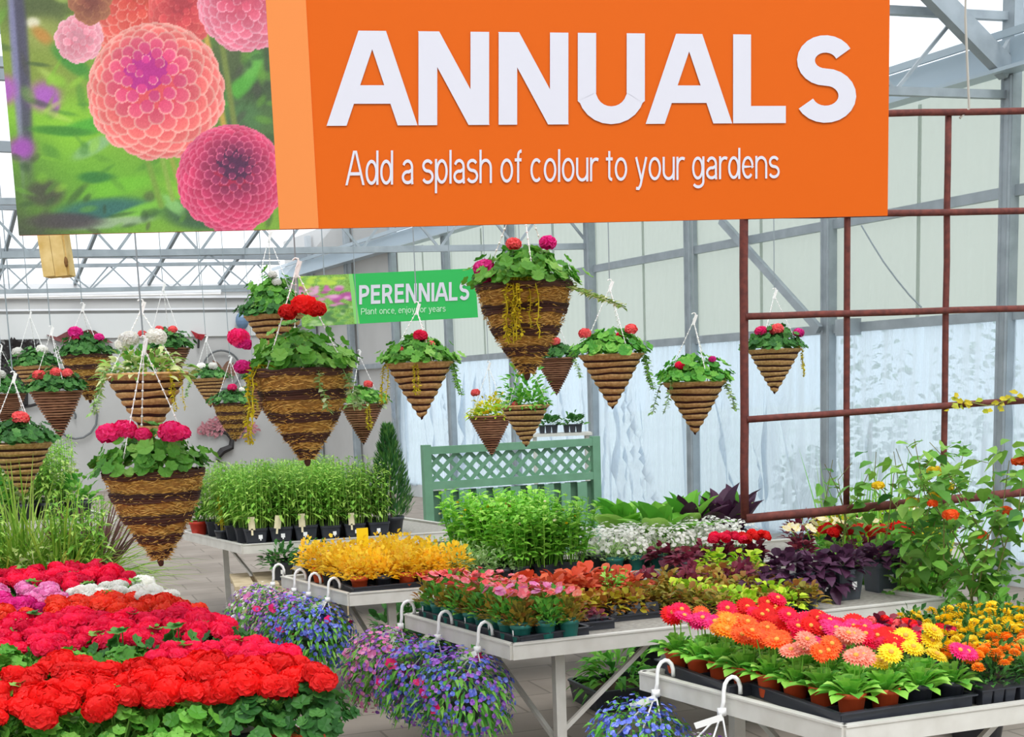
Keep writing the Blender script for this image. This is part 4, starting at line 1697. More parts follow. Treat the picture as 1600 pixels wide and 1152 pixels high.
# burgundy packs in a loose black tray at the front edge
a, b = B2_.find(908, 983)
t = part('plant_tray', tray_mesh(.30, .18, .04, (3, 2)), None); t.location = B2_.at(a, b + .02); t.rotation_euler = (0, 0, B2_.ang)
tag(t, 'short black tray holding burgundy coleus at the bench edge', 'tray')
for i in range(2):
    for j in range(2):
        pack('coleus_pack', 'burgundy coleus pack on the %s of the short black tray, %s row' % (['left', 'right'][i], ['front', 'rear'][j]), 'bedding pack', B2_.at(a - .075 + .15 * i, b - .01 + .075 * j, .007), 'burgundy coleus packs',
             fol_coleus(('bp', i), G_burg, 44, .065, .06, .04, .026), [], B2_.ang, .82)
# upturned clear film and black tray
a, b = B2_.find(992, 966)
t = thing('empty_tray', 'black tray of cell packs with shiny film beside the burgundy coleus', 'tray', B2_.at(a, b + .03), B2_.ang)
part('tray', tray_mesh(.32, .16, .03, (4, 2)), t)
mb = MB()
for k_ in range(3):
    mb.sqr([(.05, 0), (.036, .07)], (-.1 + .1 * k_, 0, .006))
mb.build('cell_cups', mat('glossy_black_plastic', '3a3d46', .12, spec=.8), t)
for k_ in range(2):
    part('label_tag', card(.022, .05, P_white), t, None, (-.06 + .13 * k_, .05, .05))
a, b = B2_.find(955, 955)
potted('salvia', 'fresh green leafy plant without flowers between burgundy coleus and empty tray', 'plant', B2_.at(a, b), None, cell, .06,
       fol_stems('greens', 14, .17, .08, .06, .03, G_fresh, 6, 'ovate'), .05)

# black nursery pots with purple leaves along the front edge
npot = pot_square(.078, .165, P_grey)
PB = [(1244, 944, 'left'), (1291, 941, 'second'), (1336, 938, 'third'), (1393, 926, 'right')]
for k_, (px, py, w_) in enumerate(PB):
    a, b = B2_.find(px, py)
    t = potted('sweet_potato_vine', 'purple leaved plant in square black pot, %s along the bench edge above the gerberas' % ['first', 'second', 'third', 'fourth'][k_], 'potted plant', B2_.at(a, b + .08), 'purple plants in black pots', npot, .165,
               fol_bush(('purp', k_ % 2), 70, .115, .10, .08, .055, 'ovate', .0, .35, G_purp, 3, .45), .155, None, (), 1.0, B2_.ang)
    part('price_sticker', card(.03, .03, P_tag), t, None, (.01, -.08, .07))
    if k_ == 0:
        part('label_tag', card(.04, .07, P_white), t, None, (.0, -.07, .15))
# flowering pots behind them
k2 = 0
for px, py, cm, fm_, hh, wd, lab, ft in (
        (1305, 912, F_red, G_purp, .30, .10, 'scarlet flowering plant with dark leaves behind the second square black pot', 'ball'),
        (1352, 905, F_orr, G_burg, .28, .11, 'orange red flowering plant spilling between the square black pots', 'ball'),
        (1402, 898, F_red, G_mid, .26, .08, 'small red flowering plant at the right end of the black pots', 'ball'),
        (1135, 893, F_cer, G_burg, .20, .12, 'bright red begonia behind the lime coleus', 'ball'),
        (1180, 890, F_red, G_burg, .20, .10, 'deep red begonia standing behind the right edge of the lime coleus', 'ball')):
    a, b = B2_.find(px, py)
    potted('begonia', lab, 'flowering plant', B2_.at(a, b), None, pot_round(.06, .10, P_black), .10,
           fol_bush(('fp', k2 % 3, fm_.name, hh), 80, wd * .8, hh - .12, .06, .042, 'ovate', .0, .4, fm_), .085, None,
           heads(9, wd, hh - .03, .06, lambda: bloom_ball(rnd.randrange(4), .036, 22, .7), cm, .8, 1.2, .6))
    k2 += 1


def _open():
    mb = MB()
    mb.floret(V((0, 0, 0)), V((0, 0, 1)), .03, 6, .22, 0)
    return mb.mesh('bloom', F_white)


for px, py, cm, fm_, hh, wd, lab in (
        (1250, 893, F_cream, G_burg, .26, .12, 'cream flowered plant just behind the first square black pot'),
        (1290, 885, F_cream, G_mid, .28, .11, 'cream flowered plant beside the yellow foliage under the grid'),
        (1350, 883, F_cream, G_lime, .28, .10, 'pale cream flowers at the back of the red flowering plants')):
    a, b = B2_.find(px, py)
    potted('petunia', lab, 'flowering plant', B2_.at(a, b), None, pot_round(.06, .10, P_black), .10, fol_bush(('fo', fm_.name, hh), 80, wd * .8, hh - .12, .055, .035, 'ovate', .0, .4, fm_), .085, None,
           heads(11, wd, hh - .03, .05, lambda: me(('opn', 0), _open), cm, .8, 1.2, .8))
for px, py, m_, lab in ((1118, 905, G_lime, 'lime green leafy plant left of the purple plants'), (1165, 908, G_lime, 'second lime green leafy plant, nearer the purple plants'),
                        (1075, 903, G_burg, 'burgundy patterned foliage plant left of the lime leaves'), (1045, 893, G_burg, 'burgundy foliage plant under the grey canna pots'),
                        (1105, 893, G_burg, 'dark red foliage plant in front of the bright red begonia')):
    a, b = B2_.find(px, py)
    potted('heuchera', lab, 'foliage plant', B2_.at(a, b), None, pot_round(.06, .09, P_black), .09, fol_bush(('heu', m_.name), 60, .12, .10, .075, .055, 'ovate', .0, .2, m_, 3, .5), .075)
for px, py, lab in ((1300, 868, 'yellow feathery foliage plant under the lower bar of the grid'), (1260, 865, 'yellow leaved plant left of the feathery one below the grid')):
    a, b = B2_.find(px, py)
    potted('golden_foliage', lab, 'foliage plant', B2_.at(a, min(b, 1.02)), None, pot_round(.06, .09, P_black), .09, fol_bush(('gold',), 110, .10, .17, .05, .014, 'lance', .0, .9, G_jenny, 2), .075)

for i in range(3):
    for j in range(1):
        potted('sweet_potato_vine', 'purple leaved plant without a tag behind the tagged pots, %s from the lime leaves' % nth(i), 'potted plant', B2_.at(1.62 + .19 * i, .36 + .22 * j), 'untagged purple plants', pot_round(.06, .10, P_black), .10,
               fol_bush(('pur', (i + j) % 2), 60, .12, .11, .085, .06, 'ovate', -.02, .15, G_purp, 3, .6), .09)
for i in range(5):
    for j in range(2):
        col = ['bronze', 'burgundy'][(i + j) % 2]
        potted('coleus', '%s coleus, %s from the rust red block in the %s row' % (col, nth(i), ['near', 'far'][j]), 'coleus', B2_.at(1.28 + .15 * i, .74 + .16 * j), 'coleus beside the rust red block', cell, .06, cfol[col][(i + j) % 2], .045, None, (), 1.2)
# ------------------------------------------------------------------ second bench: yellow bedding, rudbeckia, dahlia, white flowers, cannas
print('bench 3')
yf = [fol_bush(('yel', k_), 170, .10, .16, .042, .026, 'ovate', .0, .6, G_yel, 2) for k_ in range(3)]
ypot = pot_round(.05, .085, P_terra); yblk = pot_round(.05, .085, P_black)
for k_ in range(2):
    t = part('plant_tray', tray_mesh(.44, .44, .045, (3, 3)), None); t.location = B3_.at(.30 + .47 * k_, .27); t.rotation_euler = (0, 0, B3_.ang + radians(7))
    tag(t, 'black tray under the %s of the yellow bedding plants' % ['left half', 'right half'][k_], 'tray', 'trays under the yellow bedding')
for i in range(5):
    for j in range(6):
        u, v = .11 + .145 * i, .10 + .145 * j
        potted('yellow_bedding_plant', 'golden yellow bedding plant, %s from the left in the %s row above the hooks' % (nth(i), nth(j)), 'bedding plant', B3_.at(u, v, .007), 'golden bedding plants',
               ypot if j == 0 and i > 1 or (i + j) % 4 == 0 else yblk, .085, yf[(i + j) % 3], .07, None, (), rnd.uniform(.95, 1.12))
a, b = B3_.find(570, 905)
t = thing('sale_card', 'bright yellow card stuck among the golden bedding plants', 'card', B3_.at(a, b), B3_.ang)
mb = MB(); mb.box((0, 0, .27), (.075, .003, .12)); mb.build('card', P_yellowcard, t)
mb = MB(); mb.bar((0, 0, 0), (0, 0, .22), .008, .003); mb.build('stake', P_yellowcard, t)
pf = [fol_bush(('palf', k_), 130, .10, .16, .05, .024, 'lance', .0, .6, G_pale, 2) for k_ in range(2)]
for i in range(2):
    for j in range(4):
        potted('pale_foliage_plant', 'pale green leafy plant right of the golden bedding, %s column, %s back' % (['left', 'right'][i], nth(j)), 'foliage plant', B3_.at(.86 + .15 * i, .10 + .19 * j), 'pale foliage plants',
               yblk, .085, pf[(i + j) % 2], .07)
rf = [fol_stems(('rud', k_), 36, .40, .14, .10, .045, G_rud, 10, 'ovate', .35) for k_ in range(3)]


def _but():
    mb = MB()
    mb.blob((0, 0, 0), .011, 6, 5, .1, (1, 1, .7))
    return mb.mesh('bloom', F_yel)


for i in range(3):
    for j in range(4):
        u, v = 1.12 + .17 * i, .12 + .22 * j
        bl = [(pom_head(k_ % 3, .03, 4), F_yel, (rnd.uniform(-.1, .1), rnd.uniform(-.1, .1), rnd.uniform(.37, .44)), (rnd.uniform(-.4, .4), 0, 0), 1.0) for k_ in range(1 if (i + j) % 3 == 0 else 0)]
        bl += [(me('button', _but), F_cream if q % 2 else F_yel, (rnd.uniform(-.14, .14), rnd.uniform(-.14, .14), rnd.uniform(.34, .44)), None, rnd.uniform(.8, 1.2)) for q in range(4)]
        potted('yellow_daisy_plant', 'tall leafy green plant with yellow buds, %s column from the left, %s back' % (['first', 'second', 'third'][i], nth(j)), 'plant', B3_.at(u, v), 'tall green plants with yellow buds',
               pot_square(.06, .10, P_black), .10, rf[(i + j) % 3], .085, None, bl, rnd.uniform(.92, 1.08))
# dahlia in a square pot
a, b = B3_.find(797, 897)
t = potted('dahlia', 'red dahlia in a square black pot with a white tag at the bench front', 'dahlia', B3_.at(a, b + .06), None, pot_square(.075, .15, P_grey), .15,
           fol_stems('dahf', 12, .20, .07, .08, .04, G_mid, 6, 'ovate'), .13, None,
           [(pom_head(7, .04, 5, .9), F_red, (-.05, -.06, .30), (.7, -.2, 0), 1.0), (pom_head(8, .036, 4, .9), F_cor, (.03, .02, .42), (.3, .2, 0), 1.0), (me(('opn', 0), _open), F_white, (-.07, .02, .37), None, .9)], 1.0, B3_.ang)
part('price_tag', card(.055, .09, P_tag), t, None, (-.02, -.08, .15))
for k_, (px, py) in enumerate(((835, 892), (858, 888))):
    a, b = B3_.find(px, py)
    potted('salvia', 'red flowering salvia, %s of the two right of the dahlia' % ['left', 'right'][k_], 'flowering plant', B3_.at(a, b), 'salvias by the dahlia', pot_round(.05, .085, P_black), .085, fol_bush('salv', 70, .085, .12, .05, .026, 'ovate', .0, .7, G_dark), .07, None,
           heads(6, .08, .20, .05, lambda: bloom_ball(rnd.randrange(3), .028, 16, .7), F_red))
wf = [fol_bush(('wf', k_), 110, .09, .11, .04, .014, 'lance', .0, .8, G_pale, 2) for k_ in range(2)]
ws = [spray(('ws', k_), 85, .10, .17, .014, F_white, .05, .1) for k_ in range(3)]
n_ = 0
for i in range(7):
    for j in range(3):
        u, v = 1.78 + .15 * i, .16 + .16 * j
        t = potted('white_flower_pot', 'mound of tiny white flowers, %s from the dahlia end in the %s row' % (nth(i), ['front', 'middle', 'back'][j]), 'flowering plant', B3_.at(u, v), 'white flowering mounds',
                   pot_round(.055, .09, P_teal if j == 0 else P_black), .09, wf[(i + j) % 2], .07)
        o = part('blossoms', ws[(i + 2 * j) % 3], t, None, (0, 0, .06)); o['kind'] = 'stuff'
cf = [fol_rosette(('can', k_), 12, .50, .19, G_fresh, (.75, 1.45), 'ovate', 0, 0, .35, 6) for k_ in range(3)]
cfp = [fol_rosette(('canp', k_), 9, .50, .15, G_purp, (.8, 1.45), 'ovate', 0, 0, .3, 6) for k_ in range(2)]
n_ = 0
for px, py, kk in ((915, 862, 0), (945, 850, 0), (970, 868, 0), (1000, 852, 0), (1030, 878, 0), (1052, 850, 0), (1075, 868, 1), (1095, 848, 2), (1130, 862, 2), (1020, 842, 0)):
    a, b = B3_.find(px, py)
    n_ += 1
    lab = ['broad leaved green canna', 'canna of green and purple leaves', 'dark purple leaved canna'][kk]
    potted('canna', '%s in grey pot, %s from left behind the white flowers' % (lab, nth(n_ - 1)), 'canna', B3_.at(a, min(b, .92)), 'cannas in grey pots', pot_round(.08, .13, P_grey), .13,
           (cfp if kk == 2 else cf)[n_ % 2], .11, None, (), rnd.uniform(.85, 1.05)) if kk != 1 else potted('canna', '%s in grey pot, %s from left behind the white flowers' % (lab, nth(n_ - 1)), 'canna', B3_.at(a, b), 'cannas in grey pots',
           pot_round(.08, .13, P_grey), .13, cf[2], .11, None, [(cfp[0], G_purp, (0, 0, .11), (0, 0, 1), .9, 'purple_foliage')], 1.0)

for k_ in range(10):
    i, j = k_ % 5, k_ // 5
    m_, nm = ((G_jenny, 'golden feathery'), (G_burg, 'burgundy leaved'), (G_lime, 'lime leaved'))[(i + j) % 3]
    potted('foliage_plant', '%s plant on the bench behind, %s from the dark cannas in the %s row' % (nm, nth(i), ['near', 'far'][j]), 'foliage plant', B3_.at(3.32 + .2 * i, .14 + .3 * j), 'foliage plants right of the cannas', pot_round(.07, .11, P_black), .11,
           fol_bush(('ff', m_.name), 120, .13, .17, .07, .03, 'ovate', 0, .6, m_), .09, None, heads(6, .11, .22, .06, lambda: me(('opn', 0), _open), F_cream if (i + j) % 2 else F_yel, .8, 1.2, .8) if (i + j) % 3 == 0 else ())
# ------------------------------------------------------------------ far bench of green seedlings
print('seedlings')
sf = [fol_stems(('seed', k_), 30, .50, .10, .10, .028, G_seed, 13, 'lance', .4, .9, .7) for k_ in range(4)]
spot = pot_square(.085, .13, P_black)
for i in range(6):
    for j in range(6):
        u, v = .15 + .2 * i, .12 + .235 * j
        t = potted('seedling_pot', 'bushy green seedlings, %s from the left, %s row of the far bench' % (nth(i), nth(j)), 'potted plant', B4_.at(u, v), 'green seedlings on the far bench', spot, .13,
                   sf[(i * 2 + j) % 4], .11, None, (), rnd.uniform(.92, 1.08), B4_.ang)
        if j == 0:
            part('price_sticker', card(.03, .03, P_tag), t, None, (.03 - .02 * (i % 3), -.09, .05))
            if i in (0, 1, 2, 4):
                part('label_tag', card(.05, .10, P_cream_tag := mat('cream_tag', 'f6e9c4', .5)), t, None, (-.03, -.09, .12), (0, .15 * (i % 2), 0))
p = B4_.at(.06, 1.25)
potted('red_potted_plant', 'small plant in a bright red pot at the left end of the seedlings', 'potted plant', p, None, pot_round(.08, .12, mat('red_plastic', 'd03a28', .4)), .12, fol_bush('rpp', 60, .1, .16, .06, .03, 'ovate', 0, .7, G_mid), .1)
p = B4_.at(.05, .62)
potted('yellow_spike_plant', 'slim plant with yellow flower spike at the corner of the seedling bench', 'potted plant', p, None, pot_round(.06, .09, P_black), .09,
       fol_stems('ysp', 5, .30, .04, .05, .03, G_jenny, 10, 'ovate', .2), .08)
a, b = B4_.find(622, 836)
t = thing('conifer', 'narrow dark green conifer standing at the right end of the seedlings', 'conifer', B4_.at(a, b + .1))
part('pot', pot_round(.10, .15, P_black), t)
mb = MB(); mb.tube([(0, 0, .1), (0, 0, .85)], [.012, .004], 5); mb.build('trunk', mat('bark', '6b5a48', .9), t)
mb = MB()
for i in range(1500):
    z = rnd.random() ** .9
    R = .165 * (1 - z ** 1.7) * (.75 + .25 * sin(min(1, z * 5) * pi / 2)) + .012
    a_ = rnd.uniform(0, 6.28); r = R * sqrt(rnd.uniform(.25, 1))
    d = V((cos(a_) * .55, sin(a_) * .55, 1.0)) + rv(.25)
    mb.leaf(V((cos(a_) * r, sin(a_) * r, .14 + z * .74)), d, V((cos(a_), sin(a_), .2)), .075, .016, 0, .2, 'lance', 2)
mb.build('foliage', G_con, t)

# ------------------------------------------------------------------ left: far bench plants and ornamental grasses
print('left')
B8_ = Bench(at_y(200, 935, 7.7) * 1.0, 195.0, 120.0, 2.0, 1.0, .6, 'low bench of ornamental grasses behind the geraniums')
vf = [fol_stems(('var', k_), 12, .30, .10, .09, .045, G_varieg, 8, 'ovate', .5) for k_ in range(2)]
gf = [fol_grass(('gr', k_), 420, 1.0, .014, G_grass, .10, 1.15, .8) for k_ in range(3)]
for k_, (u, v) in enumerate(((.32, .2), (.62, .25), (.95, .2), (1.3, .25), (.45, .55), (.85, .6), (1.2, .62), (1.65, .3))):
    potted('ornamental_grass', 'arching green grass in a pot, %s from the aisle in the %s row behind the geraniums' % (nth(k_ if k_ < 4 else (k_ - 4 if k_ < 7 else 4)), 'front' if k_ < 4 or k_ == 7 else 'back'), 'grass', B8_.at(u, v), 'ornamental grasses', pot_round(.10, .16, P_black), .16, gf[k_ % 3], .13, None, (), rnd.uniform(.9, 1.1))
potted('purple_spike_plant', 'spiky plant with purple brown blades beside the grasses', 'plant', B8_.at(.10, .45), None, pot_round(.09, .15, P_black), .15, fol_grass('psp', 60, .75, .03, plantmat('brown_purple_blade', ['6b4a4a', '8a6462', '56383c']), .05, .6, .3), .12)
potted('variegated_plant', 'cream edged variegated plant below the left striped basket', 'plant', B8_.at(.55, .85), None, pot_round(.09, .15, P_black), .15, vf[0], .13, None, (), 1.25)
potted('variegated_plant', 'cream edged variegated plant nearest the aisle behind the grasses', 'plant', B8_.at(.16, .85), None, pot_round(.09, .15, P_black), .15, vf[1], .13, None, (), 1.1)
for k_, (u, v, m_, nm) in enumerate(((.42, .05, vf[0], 'cream edged variegated'), (.78, .02, sf[0], 'light green bushy'), (1.12, .05, vf[1], 'cream edged variegated'), (1.5, .05, sf[2], 'light green bushy'), (.22, .12, sf[3], 'fine leaved green'))):
    potted('foliage_plant', '%s plant rising among the grasses, %s from the aisle' % (nm, nth((1, 2, 3, 4, 0)[k_])), 'foliage plant', B8_.at(u, v), 'plants in front of the grasses', pot_round(.08, .13, P_black), .13, m_, .11, None, (), 1.25)
k_ = 0
for i in range(6):
    for j in range(3):
        u, v = .25 + .27 * i, .15 + .38 * j
        fm_ = [vf[i % 2], sf[(i + j) % 4], fol_bush(('lb', j), 80, .14, .22, .09, .05, 'ovate', 0, .6, G_mid)][(i + j) % 3]
        nm = ['variegated', 'tall green', 'broad leaved green'][(i + j) % 3]
        t = potted('potted_plant', '%s plant on the far left bench, %s from its left end, %s row' % (nm, nth(i), ['front', 'middle', 'back'][j]), 'potted plant', B5_.at(u, v), 'plants on the far left bench', pot_round(.09, .14, P_black), .14, fm_, .12, None, (), 1.35)
        if j == 0 and i in (3, 5):
            part('label_tag', card(.05, .11, mat('cream_tag', 'f6e9c4', .5)), t, None, (0, -.1, .12))
        k_ += 1

# ------------------------------------------------------------------ vines and reeds behind the middle bench at the right
print('vines')
for k_, (px, py, d_, h, w, lab) in enumerate(((1440, 905, 7.3, .50, .34, 'climbing vine with yellow flowers at the centre upright of the rusty grid'),
                                             (1530, 935, 6.8, .55, .36, 'climbing vine with orange flowers at the right behind the marigolds'),
                                             (1350, 880, 7.6, .42, .26, 'young vine twining on the lower bar left of the others'))):
    p = at_y(px, py, d_); p.z = 0
    t = thing('climbing_vine', lab, 'vine', p, 0, 'vines on the grid')
    part('pot', pot_round(.16, .28, P_black), t)
    top = 1.0 + h
    mb = MB()
    stems = []
    for s_ in range(7):
        a_ = rnd.uniform(0, 6.28)
        pts = [V((cos(a_) * .05, sin(a_) * .05, .22))]
        for q in range(1, 9):
            f_ = q / 8
            pts.append(V((cos(a_ + f_ * 2.5) * w * f_ * rnd.uniform(.5, 1.1), sin(a_ + f_ * 2.5) * w * .7 * f_ * rnd.uniform(.5, 1.1), .22 + (top * rnd.uniform(.85, 1.05) - .22) * f_)))
        stems.append(pts)
        mb.tube(pts, [.006 - .0005 * q for q in range(9)], 5)
    mb.build('stems', mat('vine_stem', '7d7a45', .7), t)
    mb = MB()
    for _ in range(560 if k_ < 2 else 200):
        pts = rnd.choice(stems)
        f_ = (.15 + .85 * rnd.random() ** 1.5) * 7.99
        q = pts[int(f_)].lerp(pts[int(f_) + 1], f_ % 1) + rv(.10)
        mb.leaf(q, rdir(-.5, .6), V((0, 0, 1)) + rv(.6), rnd.uniform(.06, .11), rnd.uniform(.045, .08), .4, .1, 'ovate', 3)
    mb.build('foliage', G_vine, t)
    for q in range((5, 7, 0)[k_]):
        pts = stems[q]
        e = pts[rnd.choice((6, 7, 8)) if k_ == 0 else rnd.choice((5, 6, 7))] + rv(.05) + V((0, -.08, 0))
        part('bloom', bloom_ball(q % 4, .05, 18, .6), t, [F_yel, F_orange][k_], tuple(e), (rnd.uniform(-.5, .5), 0, 0), rnd.uniform(.6, 1.0))
# a long yellowing tendril lying along the second bar from the bottom
t = thing('vine_tendril', 'thin yellowing vine tendril trailing along the second lowest bar of the rusty grid', 'vine', on_grid(1484, 632))
mb = MB(); mbl = MB()
pts = []
for k_ in range(12):
    x = 1484 + 14 * k_
    pts.append(on_grid(x, 634 - .085 * (x - 1484) - 5 * sin(k_ * 1.1)) - t.location + V((0, -.03, 0)))
mb.tube(pts, .005, 4)
for k_ in range(40):
    q = pts[rnd.randrange(11)] + rv(.03)
    mbl.leaf(q, rdir(-.3, .6), V((0, -1, .4)) + rv(.4), rnd.uniform(.03, .06), .035, .2, .1, 'ovate', 2)
mb.build('stem', MATS['vine_stem'], t)
mbl.build('foliage', plantmat('yellowing_leaf', ['d8c83a', 'c9b52e', '9cb83a', 'e6d85a']), t)
rf2 = fol_grass('reed', 70, 1.05, .018, G_fresh, .08, .45, .15)
for k_, (px, d_) in enumerate(((1385, 8.6), (1445, 8.4), (1325, 8.8))):
    p = at_y(px, 850, d_); p.z = 0
    potted('reed_grass', ['tall reed grass rising through the middle of the rusty grid', 'tall reed grass behind the yellow vine flowers', 'tall reed grass at the left of the grid by the vines'][k_], 'grass', p, 'reed grasses', pot_round(.13, .25, P_black), .25, rf2, .22, None, (), 1.12)

# ------------------------------------------------------------------ flowering pots hung from the bench rails
print('rail pots')
M_hook = mat('white_hook_plastic', 'f8f8f8', .35)
P_pgreen = mat('dark_green_plastic', '2f4a35', .5)


def hook_mesh():
    def f():
        mb = MB()
        pts = [(.035, 0, .0)] + [(.0 + .035 * cos(a_), 0, .0 + .05 * sin(a_) + .02) for a_ in (0.2, .7, 1.2, 1.6, 2.1, 2.6, 3.1)] + [(-.037, 0, -.02), (-.045, 0, -.055)]
        mb.tube(pts, .0085, 6)
        mb.box((-.045, 0, -.06), (.03, .018, .03))
        for a_ in (0, 2.1, 4.2):
            mb.tube([(-.045, 0, -.06), (-.13 + .12 * cos(a_), .12 * sin(a_), -.26)], .004, 4)
        return mb.mesh('hook', [M_hook], True)
    return me('hook', f)


tag_m = me('strap', lambda: (lambda mb: (mb.box((0, 0, 0), (.11, .003, .024), Matrix.Rotation(-.35, 3, 'Y')), mb.mesh('label_strap', [P_white]))[1])(MB()))
lob_f = [fol_bush(('lob', k_), 560, .23, .22, .06, .02, 'lance', -.02, .0, G_mid, 2, .8, .1, .6, 0, 0, -.75) for k_ in range(3)]
col_sp = {}
for nm, m_ in (('blue', F_blue), ('violet', F_viol), ('pink', F_pink), ('white', F_white)):
    col_sp[nm] = [spray(('sp', nm, k_), 400, .245, .24, .0125, m_, -.02, -.8, 5, .2, .84) for k_ in range(2)]


def rail_pot(bench, v, mix, label, sc_=1.0, off=.16, big=None):
    p = bench.A + bench.v * v - bench.u * 0.0 + V((0, 0, bench.h + .02))
    t = thing('hanging_flower_pot', label, 'hanging pot', p, bench.ang, 'flower pots hung on bench rails')
    part('hook', hook_mesh(), t)
    part('label_strap', tag_m, t, None, (-.11, -.02, -.085), (0, 0, -.6))
    c = (-off + .03, 0, -.27)
    part('pot', pot_round(.10, .12, P_pgreen), t, None, (c[0], 0, c[2] - .12))
    part('foliage', lob_f[int(v * 7) % 3], t, None, c, (0, 0, v * 5), sc_)
    for k_, nm in enumerate(mix):
        o = part('blossoms', col_sp[nm][k_ % 2], t, None, c, (0, 0, v * 9 + k_ * 2.1), sc_)
        o['kind'] = 'stuff'
    if big:
        for q in range(6):
            d = rdir(-.35, .8)
            part('bloom', me(('opn', 0), _open), t, big, (c[0] + d.x * .22 * sc_, d.y * .22 * sc_, c[2] + d.z * .2 * sc_), (atan2(sqrt(d.x ** 2 + d.y ** 2), d.z) * 0 + rnd.uniform(.3, 1.2), rnd.uniform(-.4, .4), rnd.uniform(-1, 1)), rnd.uniform(.9, 1.3))
    return t


for k_, (px, py, mix, lab, big) in enumerate((
        (452, 902, ('violet', 'white'), 'hanging pot of lilac and white flowers, first hook from the far end of the rail', F_pink),
        (484, 911, ('violet', 'pink'), 'hanging pot of violet and pink flowers on the second hook below the golden plants', F_hot),
        (508, 917, ('blue', 'violet'), 'hanging pot of blue lobelia on the third hook below the golden plants', F_hot),
        (538, 925, ('blue', 'blue'), 'hanging pot of deep blue lobelia on the hook nearest the corner under golden plants', F_hot))):
    a, b = B3_.find(px, py)
    rail_pot(B3_, max(.03, b), mix, lab, 1.0, .16, big)
for k_, (px, py, mix, lab, big) in enumerate((
        (655, 964, ('violet', 'pink'), 'hanging pot of violet and pink flowers on the far hook under the teal pots', F_pink),
        (712, 981, ('violet', 'blue'), 'hanging pot of violet flowers on the middle hook under the teal pots', F_hot),
        (775, 999, ('blue', 'violet'), 'hanging pot of blue lobelia on the hook nearest the corner under the teal pots', F_hot))):
    a, b = B2_.find(px, py)
    rail_pot(B2_, max(.06, b), mix, lab, 1.0, .16, big)
for k_, (px, py, mix, lab) in enumerate(((1060, 1064, ('blue', 'blue'), 'hanging pot of blue lobelia on the left hook of the nearest bench'), (1165, 1092, ('white', 'violet'), 'hanging pot of pale flowers on the right hook of the nearest bench'))):
    a, b = BR_.find(px, py)
    rail_pot(BR_, b, mix, lab, .9 if k_ == 0 else .6, .16)

# ------------------------------------------------------------------ things on the floor under the benches
p = at_z(962, 1098, 0.0)
t = thing('floor_crate', 'black crate of green ferns on the floor under the middle bench', 'crate', p, B2_.ang)
mb = MB(); mb.sqr([(.20, 0), (.22, .12), (.225, .12), (.225, .13), (.205, .13), (.2, .05)]); mb.m = 1; mb.sqr([(.2, .10), (.001, .101)]); mb.build('crate', [P_black, P_soil], t)
part('foliage', fol_bush('fern', 170, .22, .22, .15, .035, 'lance', 0, .4, G_mid, 4, .6), t, None, (0, 0, .10))
p = at_z(1010, 1045, 0.0)
potted('floor_plant', 'leafy green plant in a pot on the floor behind the crate of ferns', 'plant', p, None, pot_round(.11, .18, P_black), .18, fol_bush('flp', 130, .20, .28, .12, .04, 'lance', 0, .5, G_mid, 3, .6), .15)
for k_, (px, py) in enumerate(((622, 1042), (690, 1040), (660, 1020))):
    p = at_z(px, py, 0.0)
    potted('floor_plant', ['leafy plant on the floor under the left end of the golden bench', 'leafy plant on the floor beside the leg under the golden bench', 'darker leafy plant on the floor deep under the golden bench'][k_], 'plant', p, 'plants on the floor under the golden bench', pot_round(.13, .2, P_black), .2,
           fol_bush('flq', 130, .2, .26, .10, .05, 'ovate', 0, .5, G_dark), .17)
p = at_z(432, 985, 0.0)
t = thing('pallet', 'pale wooden pallet on the floor under the seedling bench', 'pallet', p, B4_.ang)
M_wood = mat('pallet_wood', 'cdbb9a', .8, col2='b8a584', scale=10)
for k_ in range(5):
    mb = MB(); mb.box((-.25 + k_ * .19, 0, .42), (.15, .8, .03)); mb.build('slat', M_wood, t)
for y in (-.35, .35):
    mb = MB(); mb.box((.13, y, .385), (.9, .08, .04)); mb.build('bearer', M_wood, t)
    for x in (-.25, .5):
        mb = MB(); mb.box((x, y, .18), (.09, .09, .37)); mb.build('block', M_wood, t)
for k_, (x, y) in enumerate(((.02, -.15), (.3, -.1), (.15, .2))):
    q = p + B4_.u * x + B4_.v * y + V((0, 0, .435))
    tt = potted('shade_plant', ['dark leafy plant in a black pot at the left of the pallet', 'dark leafy plant in a black pot at the right of the pallet', 'dark leafy plant at the back of the pallet'][k_], 'plant', q, 'plants on the pallet', pot_square(.08, .12, P_black), .12,
                fol_bush('shp', 120, .15, .18, .08, .03, 'lance', 0, .5, G_dark), .10, None, (), 1.0, B4_.ang)
    part('price_sticker', card(.035, .035, P_tag), tt, None, (0, -.084, .05))
# small tray of seedlings behind the fence panel top
p = at_y(876, 676, 15.6)
t = thing('shelf_stand', 'grey stand behind the fence panel holding a seedling tray', 'stand', (p.x, p.y, 0), 0)
mb = MB(); mb.box((0, 0, p.z - .02), (.7, .4, .03)); mb.build('shelf', M_rail, t)
for x in (-.3, .3):
    for y in (-.15, .15):
        mb = MB(); mb.box((x, y, (p.z - .03) / 2), (.04, .04, p.z - .03)); mb.build('leg', M_rail, t)
for k_, x in enumerate((-.14, .14)):
    pack('seedling_pack', '%s black tray of green seedlings above the lattice fence' % ['left', 'right'][k_], 'seedling tray', (p.x + x, p.y, p.z), 'seedling trays above the fence', fol_bush('sdt', 70, .09, .09, .05, .03, 'ovate', 0, .6, G_dark), [], 0, 1.6)
